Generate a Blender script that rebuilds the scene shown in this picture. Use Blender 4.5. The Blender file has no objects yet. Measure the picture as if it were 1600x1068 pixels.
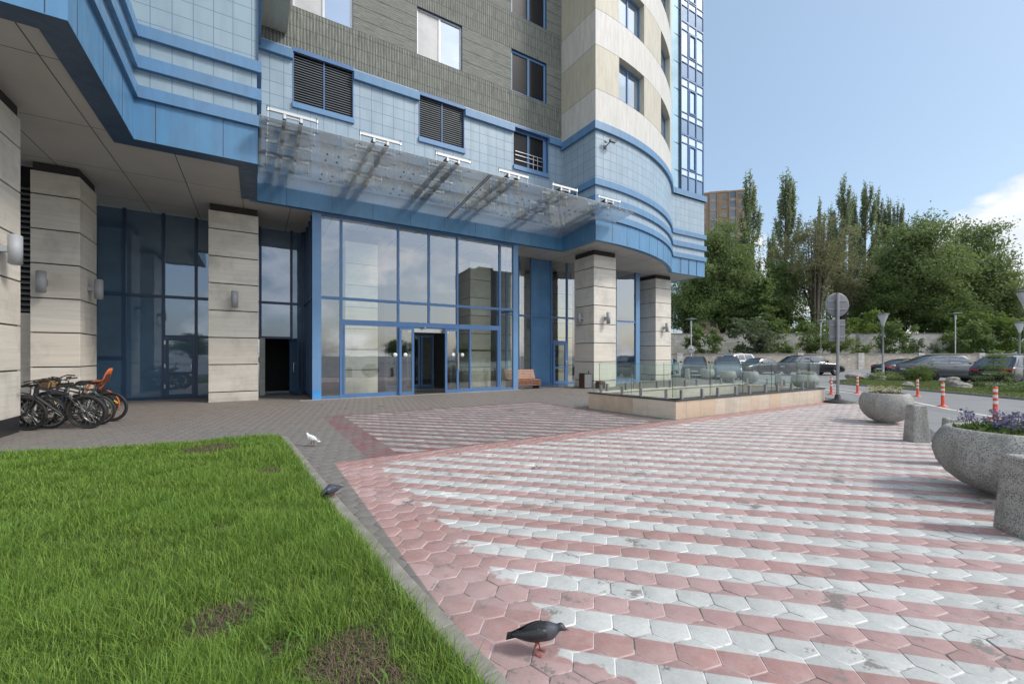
import bpy, bmesh, math, random
import numpy as np
from mathutils import Vector, Matrix
random.seed(7); np.random.seed(7)
R_ = math.radians
scene = bpy.context.scene
COL = scene.collection
# ------------------------------------------------------------------ camera, world, sun, exposure
cam = bpy.data.objects.new('camera', bpy.data.cameras.new('camera'))
COL.objects.link(cam)
cam.location = (0, 0, 1.6)
cam.rotation_euler = (R_(90), 0, R_(-31.5))
cam.data.sensor_width = 36; cam.data.lens = 36*655/1600
cam.data.shift_y = 21/1600
cam.data.clip_start = .05; cam.data.clip_end = 3000
scene.camera = cam
SUN_EL, SUN_AZ = R_(44), math.atan2(.70, -.71)         # azimuth measured from +Y towards +X
SUN_DIR = Vector((math.sin(SUN_AZ)*math.cos(SUN_EL), math.cos(SUN_AZ)*math.cos(SUN_EL), math.sin(SUN_EL)))
sun = bpy.data.objects.new('sun', bpy.data.lights.new('sun', 'SUN'))
COL.objects.link(sun)
sun.data.energy = 1.7; sun.data.angle = R_(11); sun.data.color = (1, .96, .9)
sun.rotation_euler = SUN_DIR.to_track_quat('Z', 'Y').to_euler()
scene.view_settings.view_transform = 'Standard'; scene.view_settings.look = 'None'
scene.view_settings.exposure = 0.72; scene.view_settings.gamma = 1
scene.cycles.use_denoising = True
scene.cycles.max_bounces = 8; scene.cycles.transparent_max_bounces = 24
scene.cycles.diffuse_bounces = 4; scene.cycles.glossy_bounces = 4
scene.cycles.sample_clamp_indirect = 6

class NT:
    """small node helper"""
    def __init__(s, nt): s.nt = nt
    def n(s, t, **kw):
        nd = s.nt.nodes.new(t)
        for k, v in kw.items(): setattr(nd, k, v)
        return nd
    def put(s, sock, v):
        if isinstance(v, bpy.types.NodeSocket): s.nt.links.new(v, sock)
        elif v is not None:
            if isinstance(v, (tuple, list)) and len(v) == 3 and sock.type == 'RGBA': v = (*v, 1)
            sock.default_value = v
    def m(s, op, a, b=None, c=None, clamp=False):
        nd = s.n('ShaderNodeMath', operation=op); nd.use_clamp = clamp
        for i, v in enumerate((a, b, c)):
            if v is not None: s.put(nd.inputs[i], v)
        return nd.outputs[0]
    def vm(s, op, a, b=None):
        nd = s.n('ShaderNodeVectorMath', operation=op)
        s.put(nd.inputs[0], a)
        if b is not None: s.put(nd.inputs[1], b)
        return nd.outputs['Value'] if op in ('DOT_PRODUCT', 'LENGTH') else nd.outputs[0]
    def mix(s, f, a, b, bt='MIX'):
        nd = s.n('ShaderNodeMix', data_type='RGBA', blend_type=bt)
        s.put(nd.inputs[0], f); s.put(nd.inputs[6], a); s.put(nd.inputs[7], b)
        return nd.outputs[2]
    def noise(s, vec, scale, detail=3, rough=.55, dist=0):
        nd = s.n('ShaderNodeTexNoise'); s.put(nd.inputs['Vector'], vec)
        nd.inputs['Scale'].default_value = scale; nd.inputs['Detail'].default_value = detail
        nd.inputs['Roughness'].default_value = rough; nd.inputs['Distortion'].default_value = dist
        return nd.outputs['Fac']
    def step(s, x, lo, hi):
        nd = s.n('ShaderNodeMapRange', clamp=True); s.put(nd.inputs[0], x)
        nd.inputs[1].default_value = lo; nd.inputs[2].default_value = hi
        return nd.outputs[0]
    def pos(s): return s.n('ShaderNodeNewGeometry').outputs['Position']
    def obj(s): return s.n('ShaderNodeTexCoord').outputs['Object']
    def uv(s): return s.n('ShaderNodeTexCoord').outputs['UV']
    def island(s): return s.n('ShaderNodeNewGeometry').outputs['Random Per Island']
    def sep(s, v):
        nd = s.n('ShaderNodeSeparateXYZ'); s.put(nd.inputs[0], v); return nd.outputs
    def comb(s, x, y, z=0.0):
        nd = s.n('ShaderNodeCombineXYZ')
        for i, v in enumerate((x, y, z)): s.put(nd.inputs[i], v)
        return nd.outputs[0]
    def scale(s, v, k):
        nd = s.n('ShaderNodeVectorMath', operation='MULTIPLY'); s.put(nd.inputs[0], v); nd.inputs[1].default_value = k
        return nd.outputs[0]
    def bump(s, h, strength=.3, dist=.01):
        nd = s.n('ShaderNodeBump'); nd.inputs['Strength'].default_value = strength; nd.inputs['Distance'].default_value = dist
        s.put(nd.inputs['Height'], h); return nd.outputs[0]

world = bpy.data.worlds.new("World"); scene.world = world; world.use_nodes = True
w = NT(world.node_tree); w.nt.nodes.clear()
sky = w.n('ShaderNodeTexSky', sky_type='NISHITA')
sky.sun_disc = False; sky.sun_elevation = SUN_EL; sky.sun_rotation = SUN_AZ
sky.air_density = 1.0; sky.dust_density = 2.2; sky.ozone_density = 1.0
dirv = w.n('ShaderNodeTexCoord').outputs['Generated']
dx, dy, dz = w.sep(dirv)[0:3]
back = w.vm('DOT_PRODUCT', dirv, (-.5225, -.853, 0))
skyc = w.mix(.34, sky.outputs[0], (4.0, 5.3, 6.7))                      # thin high veil over the blue
skyc = w.mix(w.step(back, -.5, .3), w.vm('MULTIPLY', skyc, (.80, .83, .84)), skyc)
cl = w.noise(w.scale(dirv, (3.2, 3.2, 6.5)), 1.5, 8, .56, .25)
lowm = w.step(dz, .32, .10)
right = w.m('MAXIMUM', w.step(w.vm('DOT_PRODUCT', dirv, (.985, .123, .12)), .966, .992), w.m('MULTIPLY', w.step(w.vm('DOT_PRODUCT', dirv, (.872, .452, .18)), .988, .997), 1.15))
bias = w.m('ADD', w.m('MULTIPLY', w.step(back, -.25, .35), .13), w.m('MULTIPLY', lowm, w.m('MULTIPLY_ADD', right, .40, -.05)))
bias = w.m('SUBTRACT', bias, w.m('MULTIPLY', w.step(back, -.1, -.4), w.m('MULTIPLY', w.step(dz, .2, .4), .3)))
cov = w.step(w.m('ADD', cl, bias), .585, .68)
shade = w.noise(w.scale(dirv, (4, 4, 9)), 2.2, 5, .6)
cloudc = w.mix(w.step(shade, .3, .65), (4.3, 4.55, 4.9), (5.5, 5.5, 5.5))
cloudc = w.mix(w.step(back, -.2, .4), cloudc, w.mix(w.step(shade, .3, .65), (6.8, 7.1, 7.6), (10.5, 10.5, 10.6)))
skyc = w.mix(w.m('MULTIPLY', cov, .9), skyc, cloudc)
bg = w.n('ShaderNodeBackground'); w.put(bg.inputs[0], skyc); bg.inputs[1].default_value = .122
wo = w.n('ShaderNodeOutputWorld'); w.nt.links.new(bg.outputs[0], wo.inputs[0])

# ------------------------------------------------------------------ helpers
FW = (math.sin(R_(31.5)), math.cos(R_(31.5))); RT = (FW[1], -FW[0])
def DL(d, l):
    """ground point d metres along the view axis and l metres to the right of it"""
    return (FW[0]*d+RT[0]*l, FW[1]*d+RT[1]*l)

def tag(o, label=None, cat=None, group=None, kind=None):
    if label: o['label'] = label
    if cat: o['category'] = cat
    if group: o['group'] = group
    if kind: o['kind'] = kind
    return o
def empty(name, loc=(0, 0, 0), rz=0, **kw):
    o = bpy.data.objects.new(name, None); COL.objects.link(o); o.location = loc; o.rotation_euler.z = rz
    o.empty_display_size = .2
    return tag(o, **kw)
def kids(o): return [c for c in o.children]
def copy_tree(o, parent=None):
    c = o.copy(); COL.objects.link(c)
    if parent: c.parent = parent
    for ch in list(o.children): copy_tree(ch, c)
    return c

class MB:
    def __init__(s): s.v = []; s.f = []; s.mi = []; s.uvs = []; s.sm = []
    def face(s, pts, mi=0, uv=None, smooth=False):
        i = len(s.v); s.v += [tuple(p) for p in pts]; s.f.append(tuple(range(i, i+len(pts)))); s.mi.append(mi); s.uvs.append(uv); s.sm.append(smooth)
    def mesh(s, verts, faces, mi=0, smooth=False):
        i = len(s.v); s.v += [tuple(p) for p in verts]
        for f in faces: s.f.append(tuple(i+k for k in f)); s.mi.append(mi); s.uvs.append(None); s.sm.append(smooth)
    def hexa(s, p, mi=0, smooth=False):
        s.mesh(p, [(0, 3, 2, 1), (4, 5, 6, 7), (0, 1, 5, 4), (1, 2, 6, 5), (2, 3, 7, 6), (3, 0, 4, 7)], mi, smooth)
    def box(s, x0, x1, y0, y1, z0, z1, mi=0):
        s.hexa([(x0, y0, z0), (x1, y0, z0), (x1, y1, z0), (x0, y1, z0), (x0, y0, z1), (x1, y0, z1), (x1, y1, z1), (x0, y1, z1)], mi)
    def lbox(s, o, t, s0, s1, d0, d1, z0, z1, mi=0):
        """box in a wall's frame: s along t, d outward (to the right of t)"""
        n = (t[1], -t[0])
        P = lambda a, d, z: (o[0]+t[0]*a+n[0]*d, o[1]+t[1]*a+n[1]*d, z)
        s.hexa([P(s0, d1, z0), P(s1, d1, z0), P(s1, d0, z0), P(s0, d0, z0), P(s0, d1, z1), P(s1, d1, z1), P(s1, d0, z1), P(s0, d0, z1)], mi)
    def tube(s, pts, r, n=8, mi=0, cap=True, smooth=True):
        pts = [Vector(p) for p in pts]; rr = r if isinstance(r, (list, tuple)) else [r]*len(pts)
        rings = []; up = None
        for i, p in enumerate(pts):
            d = (pts[min(i+1, len(pts)-1)]-pts[max(i-1, 0)]).normalized()
            if up is None: up = Vector((0, 0, 1)) if abs(d.z) < .9 else Vector((1, 0, 0))
            a = d.cross(up).normalized(); b = a.cross(d).normalized(); up = b
            rings.append([p+(a*math.cos(2*math.pi*k/n)+b*math.sin(2*math.pi*k/n))*rr[i] for k in range(n)])
        vs = [q for rg in rings for q in rg]
        fs = [(i*n+k, i*n+(k+1) % n, (i+1)*n+(k+1) % n, (i+1)*n+k) for i in range(len(pts)-1) for k in range(n)]
        s.mesh(vs, fs, mi, smooth)
        if cap: s.face(rings[0][::-1], mi); s.face(rings[-1], mi)
    def lathe(s, prof, c=(0, 0, 0), n=24, mi=0, smooth=True, M=None):
        vs = []
        for r, z in prof:
            for k in range(n):
                a = 2*math.pi*k/n; q = Vector((r*math.cos(a), r*math.sin(a), z))
                if M is not None: q = M @ q
                vs.append((q.x+c[0], q.y+c[1], q.z+c[2]))
        fs = [(i*n+k, i*n+(k+1) % n, (i+1)*n+(k+1) % n, (i+1)*n+k) for i in range(len(prof)-1) for k in range(n)]
        s.mesh(vs, fs, mi, smooth)
    def torus(s, c, R, r, axis='y', n=36, m=8, mi=0):
        vs = []
        for i in range(n):
            a = 2*math.pi*i/n
            for j in range(m):
                b = 2*math.pi*j/m; q = R+r*math.cos(b)
                vs.append((c[0]+q*math.cos(a), c[1]+r*math.sin(b), c[2]+q*math.sin(a)))
        s.mesh(vs, [(i*m+j, i*m+(j+1) % m, ((i+1) % n)*m+(j+1) % m, ((i+1) % n)*m+j) for i in range(n) for j in range(m)], mi, True)
    def build(s, name, mats, parent=None, bevel=0, seg=1, uv=True, local=False, sub=0):
        me = bpy.data.meshes.new(name); me.from_pydata(s.v, [], s.f)
        mats = mats if isinstance(mats, (list, tuple)) else [mats]
        for m in mats: me.materials.append(m)
        me.polygons.foreach_set('material_index', s.mi); me.polygons.foreach_set('use_smooth', s.sm)
        if uv:
            L = me.uv_layers.new(name='UVMap').data
            for p, u in zip(me.polygons, s.uvs):
                nn = p.normal
                for k, li in enumerate(p.loop_indices):
                    if u: L[li].uv = u[k]
                    else:
                        c = me.vertices[me.loops[li].vertex_index].co
                        L[li].uv = (c.x, c.y) if abs(nn.z) > .7 else ((c.y, c.z) if abs(nn.x) > abs(nn.y) else (c.x, c.z))
        o = bpy.data.objects.new(name, me); COL.objects.link(o)
        if parent:
            o.parent = parent
            if not local:                                   # vertices were given in world space
                q = parent; off = Vector((0, 0, 0))
                while q: off += q.location; q = q.parent
                o.location = -off
        if bevel:
            b = o.modifiers.new('bevel', 'BEVEL'); b.width = bevel; b.segments = seg; b.limit_method = 'ANGLE'; b.angle_limit = R_(40)
        if sub:
            b = o.modifiers.new('sub', 'SUBSURF'); b.levels = b.render_levels = sub
        return o
def np_mesh(name, verts, faces, mat, parent=None, smooth=False):
    me = bpy.data.meshes.new(name); k = faces.shape[1]
    me.vertices.add(len(verts)); me.vertices.foreach_set('co', verts.astype(np.float32).ravel())
    me.loops.add(faces.size); me.loops.foreach_set('vertex_index', faces.astype(np.int32).ravel())
    me.polygons.add(len(faces)); me.polygons.foreach_set('loop_start', np.arange(0, faces.size, k, dtype=np.int32))
    me.polygons.foreach_set('loop_total', np.full(len(faces), k, dtype=np.int32))
    if smooth: me.polygons.foreach_set('use_smooth', np.ones(len(faces), dtype=bool))
    me.update(calc_edges=True); me.validate()
    me.materials.append(mat)
    o = bpy.data.objects.new(name, me); COL.objects.link(o)
    if parent: o.parent = parent
    return o

# ------------------------------------------------------------------ materials
def mat(name):
    m = bpy.data.materials.new(name); m.use_nodes = True
    t = NT(m.node_tree); b = m.node_tree.nodes['Principled BSDF']
    return m, t, b
def simple(name, col, rough=.5, metal=0., var=.15, vs=3., bump=0., bs=60., spec=.5, dirt=0., coat=0., local=False):
    m, t, b = mat(name); p = t.obj() if local else t.pos()
    n = t.noise(p, vs, 5, .6)
    c = t.mix(t.step(n, .3, .7), tuple(x*(1-var) for x in col), tuple(min(1, x*(1+var)) for x in col))
    if dirt: c = t.mix(t.m('MULTIPLY', t.step(t.noise(p, vs*.35, 6, .7), .48, .72), dirt), c, tuple(x*.45+.01 for x in col))
    t.put(b.inputs['Base Color'], c)
    b.inputs['Roughness'].default_value = rough; b.inputs['Metallic'].default_value = metal
    b.inputs['Specular IOR Level'].default_value = spec; b.inputs['Coat Weight'].default_value = coat
    if bump: t.put(b.inputs['Normal'], t.bump(t.noise(p, bs, 4, .6), bump, .01))
    return m
M = {}
def blue_panel(name, col):
    m, t, b = mat(name); p = t.pos()
    st = t.noise(t.scale(p, (2.2, 2.2, .35)), 2.2, 5, .65)                 # rain streaks run down the sheet
    c = t.mix(t.step(st, .35, .75), tuple(x*1.08 for x in col), tuple(x*.74+.022 for x in col))
    c = t.mix(t.m('MULTIPLY', t.step(t.noise(p, .45, 5, .65), .45, .7), .22), c, (.20, .26, .33))
    t.put(b.inputs['Base Color'], c); b.inputs['Roughness'].default_value = .42
    t.put(b.inputs['Roughness'], t.step(st, -.3, 1.6)); t.put(b.inputs['Normal'], t.bump(t.noise(p, 1.1, 2), .08, .05))
    return m
M['blue'] = blue_panel('blue_sheet_metal', (.080, .222, .395))
M['blue_band'] = blue_panel('blue_band_metal', (.098, .226, .395))
M['frame'] = simple('blue_frame_paint', (.07, .16, .33), .4, var=.06)
M['frame_light'] = simple('light_blue_post_paint', (.12, .24, .42), .4, var=.06)
M['frame_dark'] = simple('dark_blue_frame_paint', (.022, .055, .12), .4, var=.08)
def tile_mat(name, col, col2, w_=.42, h_=.42, mortar=(.12, .19, .28)):
    m, t, b = mat(name)
    br = t.n('ShaderNodeTexBrick'); t.put(br.inputs['Vector'], t.uv()); br.offset = 0; br.squash = 1
    br.inputs['Scale'].default_value = 1; br.inputs['Brick Width'].default_value = w_; br.inputs['Row Height'].default_value = h_
    br.inputs['Mortar Size'].default_value = .009; br.inputs['Mortar Smooth'].default_value = .2
    br.inputs['Color1'].default_value = (*col, 1); br.inputs['Color2'].default_value = (*col2, 1); br.inputs['Mortar'].default_value = (*mortar, 1)
    st = t.noise(t.scale(t.pos(), (1.5, 1.5, .3)), 2, 5, .6)
    c = t.mix(t.m('MULTIPLY', t.step(st, .45, .75), .35), br.outputs[0], (.16, .22, .27))
    t.put(b.inputs['Base Color'], c); b.inputs['Roughness'].default_value = .35
    h = t.m('ADD', t.m('MULTIPLY', br.outputs['Fac'], -1), t.m('MULTIPLY', t.noise(t.uv(), 9, 3), .12))
    t.put(b.inputs['Normal'], t.bump(h, .5, .012))
    return m
M['tile'] = tile_mat('pale_blue_tile', (.285, .375, .452), (.325, .412, .48))
M['tile_left'] = tile_mat('pale_grey_blue_tile', (.26, .355, .42), (.285, .375, .435))
def stone_mat(name, col, dark=.75, streak=(.5, .5, 9), isl_k=.3):
    m, t, b = mat(name); p = t.pos()
    isl = t.island(); p0 = p; p = t.vm('ADD', p, t.comb(t.m('MULTIPLY', isl, 31.0), t.m('MULTIPLY', isl, 17.0), t.m('MULTIPLY', isl, 7.0)))
    s1 = t.noise(t.scale(p, streak), 1.6, 7, .65, .3)
    c = t.mix(t.step(s1, .3, .72), tuple(x*dark for x in col), tuple(min(1, x*1.08) for x in col))
    c = t.mix(t.m('MULTIPLY', t.m('POWER', isl, 1.6), isl_k), c, tuple(x*q for x, q in zip(col, (.88, .72, .58))))
    gr = t.noise(t.scale(p, (1, 1, .7)), .9, 6, .7)
    c = t.mix(t.m('MULTIPLY', t.step(gr, .5, .75), .45), c, (.17, .155, .135))
    zz = t.sep(p0)[2]
    c = t.mix(t.m('MULTIPLY', t.step(zz, .55, .0), t.m('MULTIPLY', t.noise(p, 5, 4), .6)), c, (.2, .18, .15))
    t.put(b.inputs['Base Color'], c); b.inputs['Roughness'].default_value = .7
    t.put(b.inputs['Normal'], t.bump(s1, .15, .01))
    return m
M['stone'] = stone_mat('limestone_cladding', (.65, .615, .55), .84)
M['stone_par'] = stone_mat('parapet_limestone', (.58, .51, .42), .8, isl_k=.75)
M['groove'] = simple('dark_groove', (.035, .032, .03), .8)
M['plinth'] = simple('dark_granite_plinth', (.03, .03, .033), .35)
M['soffit'] = None
def soffit_mat():
    m, t, b = mat('grey_soffit_panel')
    n = t.noise(t.pos(), .5, 5, .6)
    c = t.mix(t.step(n, .35, .7), (.45, .437, .41), (.53, .518, .485))
    br = t.n('ShaderNodeTexBrick'); t.put(br.inputs['Vector'], t.vm('ADD', t.pos(), (.35, .35, 0))); br.offset = 0
    br.inputs['Scale'].default_value = 1; br.inputs['Brick Width'].default_value = 1.42; br.inputs['Row Height'].default_value = 2.70
    br.inputs['Mortar Size'].default_value = .012; br.inputs['Mortar Smooth'].default_value = .1
    t.put(br.inputs['Color1'], c); t.put(br.inputs['Color2'], c); br.inputs['Mortar'].default_value = (.07, .065, .06, 1)
    t.put(b.inputs['Base Color'], br.outputs[0]); b.inputs['Roughness'].default_value = .5
    return m
M['soffit'] = soffit_mat()
def grey_wall():
    m, t, b = mat('ribbed_grey_concrete'); uv = t.uv(); x, z = t.sep(uv)[0:2]
    zz = t.m('MODULO', t.m('SUBTRACT', z, 13.8-3.6*4), 3.6)                  # storey coordinate: 0..1.95 window band, then spandrel
    win = t.m('LESS_THAN', zz, 1.95)
    rib = t.m('PINGPONG', t.m('ADD', x, t.m('MULTIPLY', t.noise(uv, 3, 3), .03)), .052)
    rib = t.m('DIVIDE', rib, .052)
    hb = t.m('PINGPONG', zz, .245); hj = t.m('LESS_THAN', t.m('ADD', hb, t.m('MULTIPLY', t.m('SUBTRACT', t.noise(uv, 9, 3), .5), .03)), .016)
    fine = t.noise(t.scale(uv, (.8, 14, 1)), 2.2, 6, .7)
    vert = t.noise(t.scale(uv, (12, .9, 1)), 1.6, 6, .7)
    blot = t.noise(uv, .8, 6, .7)
    tone = t.mix(win, vert, fine)
    c = t.mix(t.step(tone, .3, .7), (.066, .073, .062), (.295, .31, .275))
    c = t.mix(t.m('MULTIPLY', t.step(blot, .4, .7), .5), c, (.21, .21, .185))
    ribdark = t.m('MULTIPLY', t.m('SUBTRACT', 1, win), t.step(rib, .35, .0))
    c = t.mix(t.m('MULTIPLY', ribdark, t.m('MULTIPLY_ADD', t.noise(t.scale(uv, (3, 1, 1)), 4, 4), .6, .45)), c, (.035, .036, .03))
    c = t.mix(t.m('MULTIPLY', hj, t.m('MULTIPLY_ADD', win, .25, .5)), c, (.04, .04, .035))
    t.put(b.inputs['Base Color'], c); b.inputs['Roughness'].default_value = .85
    h = t.m('ADD', t.m('MULTIPLY', t.m('SUBTRACT', 1, win), rib), t.m('MULTIPLY', t.m('MULTIPLY', win, fine), 1.2))
    t.put(b.inputs['Normal'], t.bump(h, .8, .02))
    return m
M['grey'] = grey_wall()
def cream(name, col):
    m, t, b = mat(name); uv = t.uv()
    br = t.n('ShaderNodeTexBrick'); t.put(br.inputs['Vector'], uv); br.offset = 0
    br.inputs['Scale'].default_value = 1; br.inputs['Brick Width'].default_value = 1.46; br.inputs['Row Height'].default_value = 40
    br.inputs['Mortar Size'].default_value = .006; br.inputs['Mortar Smooth'].default_value = .1
    st = t.noise(t.scale(uv, (2.5, .35, 1)), 2.2, 6, .7)
    c = t.mix(t.step(st, .4, .8), tuple(min(1, x*1.04) for x in col), tuple(x*.74 for x in col))
    t.put(br.inputs['Color1'], c); t.put(br.inputs['Color2'], c); br.inputs['Mortar'].default_value = (*[x*.6 for x in col], 1)
    t.put(b.inputs['Base Color'], br.outputs[0]); b.inputs['Roughness'].default_value = .6
    return m
M['white_panel'] = cream('off_white_panel', (.56, .545, .51)); M['cream_panel'] = cream('cream_panel', (.49, .462, .372))
def glass(name, tint, refl, rough=.0, wav=.012, f0=1.0):
    """coated glazing: part mirror, the rest passes straight through"""
    m, t, b = mat(name); t.nt.nodes.remove(b)
    out = t.nt.nodes['Material Output']
    tr = t.n('ShaderNodeBsdfTransparent'); tr.inputs[0].default_value = (*tint, 1)
    gl = t.n('ShaderNodeBsdfGlossy'); gl.inputs['Roughness'].default_value = rough; gl.inputs[0].default_value = (.93, .96, 1, 1)
    t.put(gl.inputs['Normal'], t.bump(t.noise(t.pos(), .9, 2), wav, .3))
    lw = t.n('ShaderNodeLayerWeight'); lw.inputs[0].default_value = .5
    f = t.m('MULTIPLY_ADD', t.m('POWER', lw.outputs['Facing'], 3.0), f0-refl, refl, clamp=True)
    mx = t.n('ShaderNodeMixShader'); t.put(mx.inputs[0], f)
    t.nt.links.new(tr.outputs[0], mx.inputs[1]); t.nt.links.new(gl.outputs[0], mx.inputs[2]); t.nt.links.new(mx.outputs[0], out.inputs[0])
    return m
M['glass'] = glass('lobby_glazing', (.94, .97, .93), .26, f0=.85, wav=.003)
M['glass_rail'] = glass('greenish_rail_glass', (.95, .985, .967), .028, f0=.5, wav=.002)
M['glass_plain'] = glass('door_glass', (.55, .6, .58), .10, f0=.7)
def mirror(name, col, refl, dark, wav=.006):
    m, t, b = mat(name)
    t.put(b.inputs['Base Color'], t.mix(t.step(t.noise(t.pos(), 1.2, 2), .3, .7), dark, tuple(x*1.3 for x in dark)))
    b.inputs['Roughness'].default_value = .25; b.inputs['Specular IOR Level'].default_value = .12
    gl = t.n('ShaderNodeBsdfGlossy'); gl.inputs[0].default_value = (*col, 1); gl.inputs['Roughness'].default_value = .02
    t.put(gl.inputs['Normal'], t.bump(t.noise(t.pos(), .8, 2), wav, .3))
    mx = t.n('ShaderNodeMixShader'); mx.inputs[0].default_value = refl
    t.nt.links.new(b.outputs[0], mx.inputs[1]); t.nt.links.new(gl.outputs[0], mx.inputs[2])
    t.nt.links.new(mx.outputs[0], t.nt.nodes['Material Output'].inputs[0])
    return m
M['mirror'] = mirror('reflective_window_glass', (.78, .88, 1), .52, (.10, .13, .16))
M['darkglass'] = mirror('dark_window_glass', (.8, .85, .9), .010, (.012, .012, .014))
M['blind'] = mirror('window_over_pale_blind', (.8, .85, .9), .16, (.42, .40, .37))
M['towerglass'] = mirror('pale_blue_tower_glass', (.60, .76, .92), .55, (.13, .18, .23))
M['spandrel'] = mirror('blue_spandrel_glass', (.6, .74, .95), .22, (.07, .13, .20))
M['transom'] = mirror('pale_transom_glass', (.8, .9, 1), .25, (.40, .49, .55))
M['tealglass'] = mirror('teal_glass_strip', (.7, .9, 1), .30, (.16, .27, .33))
M['navyglass'] = mirror('navy_glazing', (.75, .85, 1), .19, (.062, .112, .17), .008)
M['navypanel'] = mirror('navy_panel', (.7, .82, 1), .11, (.060, .118, .185), .008)
M['bluepanel'] = mirror('blue_door_panel', (.7, .82, 1), .10, (.085, .19, .33), .008)
M['steel'] = simple('brushed_steel', (.55, .55, .55), .3, 1., var=.1, vs=20)
M['steel_white'] = simple('white_steel_profile', (.60, .60, .59), .4, .3, var=.06)
M['dark_steel'] = simple('dark_steel', (.06, .06, .065), .4, .6)
M['lampgrey'] = simple('lamp_grey_paint', (.33, .34, .36), .6, .1, var=.06)
M['lampdark'] = simple('lamp_dark_grey_paint', (.13, .135, .14), .45, .2, var=.06)
M['interior'] = simple('lobby_plaster', (.42, .41, .37), .8)
M['interior_dark'] = simple('lobby_dark_wall', (.05, .048, .045), .7)
M['lobbyfloor'] = simple('lobby_floor', (.20, .20, .19), .25)
M['lobbystone'] = stone_mat('lobby_pale_stone', (.78, .76, .64), .85)
M['black'] = simple('black_rubber', (.018, .018, .019), .65)
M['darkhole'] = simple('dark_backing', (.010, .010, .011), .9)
M['slat'] = simple('louvre_grey_blue', (.10, .115, .125), .45, .3)
M['disc'] = simple('frosted_door_disc', (.62, .66, .62), .4)
# ------------------------------------------------------------------ the setting: ground, paving, road, lawn
def asphalt(name, col):
    m, t, b = mat(name); p = t.pos()
    n1 = t.noise(p, .25, 6, .65); n2 = t.noise(p, 90, 3, .7)
    c = t.mix(t.step(n1, .3, .7), tuple(x*.82 for x in col), tuple(x*1.2 for x in col))
    c = t.mix(t.m('MULTIPLY', t.step(n2, .35, .75), .35), c, tuple(x*1.7 for x in col))
    cr = t.n('ShaderNodeTexVoronoi', feature='DISTANCE_TO_EDGE'); t.put(cr.inputs['Vector'], t.vm('ADD', p, t.scale(t.comb(n1, n2, 0.0), (1.5, 1.5, 0)))); cr.inputs['Scale'].default_value = .28
    c = t.mix(t.m('MULTIPLY', t.step(cr.outputs['Distance'], .02, .0), .55), c, tuple(x*.4 for x in col))
    t.put(b.inputs['Base Color'], c); b.inputs['Roughness'].default_value = .85
    t.put(b.inputs['Normal'], t.bump(n2, .3, .006))
    return m
M['asphalt'] = asphalt('asphalt', (.175, .175, .175))
M['soil'] = simple('lawn_soil', (.045, .034, .022), .95, var=.4, vs=9, bump=.6, bs=40)
M['concrete'] = simple('weathered_kerb_concrete', (.23, .22, .195), .9, var=.25, vs=6, bump=.5, bs=70, dirt=.5)
M['joint'] = simple('paving_joint_grit', (.055, .048, .040), .95, var=.3, vs=14)
M['whiteline'] = simple('worn_white_road_paint', (.62, .62, .60), .75, var=.2, vs=6, dirt=.5)
mb = MB(); mb.face([(-900, -900, -.075), (1500, -900, -.075), (1500, 1500, -.075), (-900, 1500, -.075)])
tag(mb.build('ground', M['asphalt']), kind='structure')
mb = MB(); mb.face([(1.0, -9, -.071), (90, -9, -.071), (90, 60, -.071), (21, 60, -.071), (21, 17, -.071), (17, 6.2, -.071), (1.0, -2, -.071)])
tag(mb.build('road', asphalt('road_asphalt', (.185, .185, .185))), kind='structure')
# edge of the forecourt towards the road
EDGE = [(-9.5, -3.0), (1.0, -3.0), (4.4, .0), (6.6, .62), (9.3, 1.95), (12.0, 3.0), (14.2, 3.85), (16.6, 5.15), (18.3, 7.4), (21.5, 10.4), (25.3, 16.2)]
LAWN = [(-9.6, -3), (.96, -3), (.935, 1.82), (.89, 2.27), (.80, 3.37), (.69, 4.76), (.60, 6.3), (.51, 7.85), (.42, 9.2), (.34, 9.42), (-.6, 9.50), (-1.68, 9.56), (-3.46, 9.95), (-9.6, 10.9)]
HW = .2170; RP = HW*math.sqrt(3)/2                                          # hexagon width and row pitch
def inside(px, py, poly):
    c = np.zeros(px.shape, bool); n = len(poly)
    for i in range(n):
        (x0, y0), (x1, y1) = poly[i], poly[i-1]
        if y0 == y1: continue
        cond = ((y0 > py) != (y1 > py)) & (px < (x1-x0)*(py-y0)/(y1-y0)+x0)
        c ^= cond
    return c
COURT = EDGE+[(25.3, 19.6), (-9.5, 19.6)]
HROT = R_(42.6); HEXS0 = 2.965; HCS, HSN = math.cos(HROT), math.sin(HROT)
def hexes():
    r2 = math.sqrt(.5); S0 = HEXS0
    cs = []
    for j in range(-80, 160):
        s = S0+RP*j
        off = HW*.5 if j % 2 else 0
        q = np.arange(-140, 140)*HW+off
        cs.append(np.stack([q*HCS+s*HSN, -q*HSN+s*HCS], 1))
    C = np.concatenate(cs)
    k = inside(C[:, 0], C[:, 1], COURT) & ~inside(C[:, 0], C[:, 1], LAWN)
    k &= ~((C[:, 0] > 1.8) & (C[:, 1] > 16.75) & (C[:, 0] < 10.5))
    k &= C[:, 1] > -1.2
    return C[k]
HC = hexes()
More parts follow.
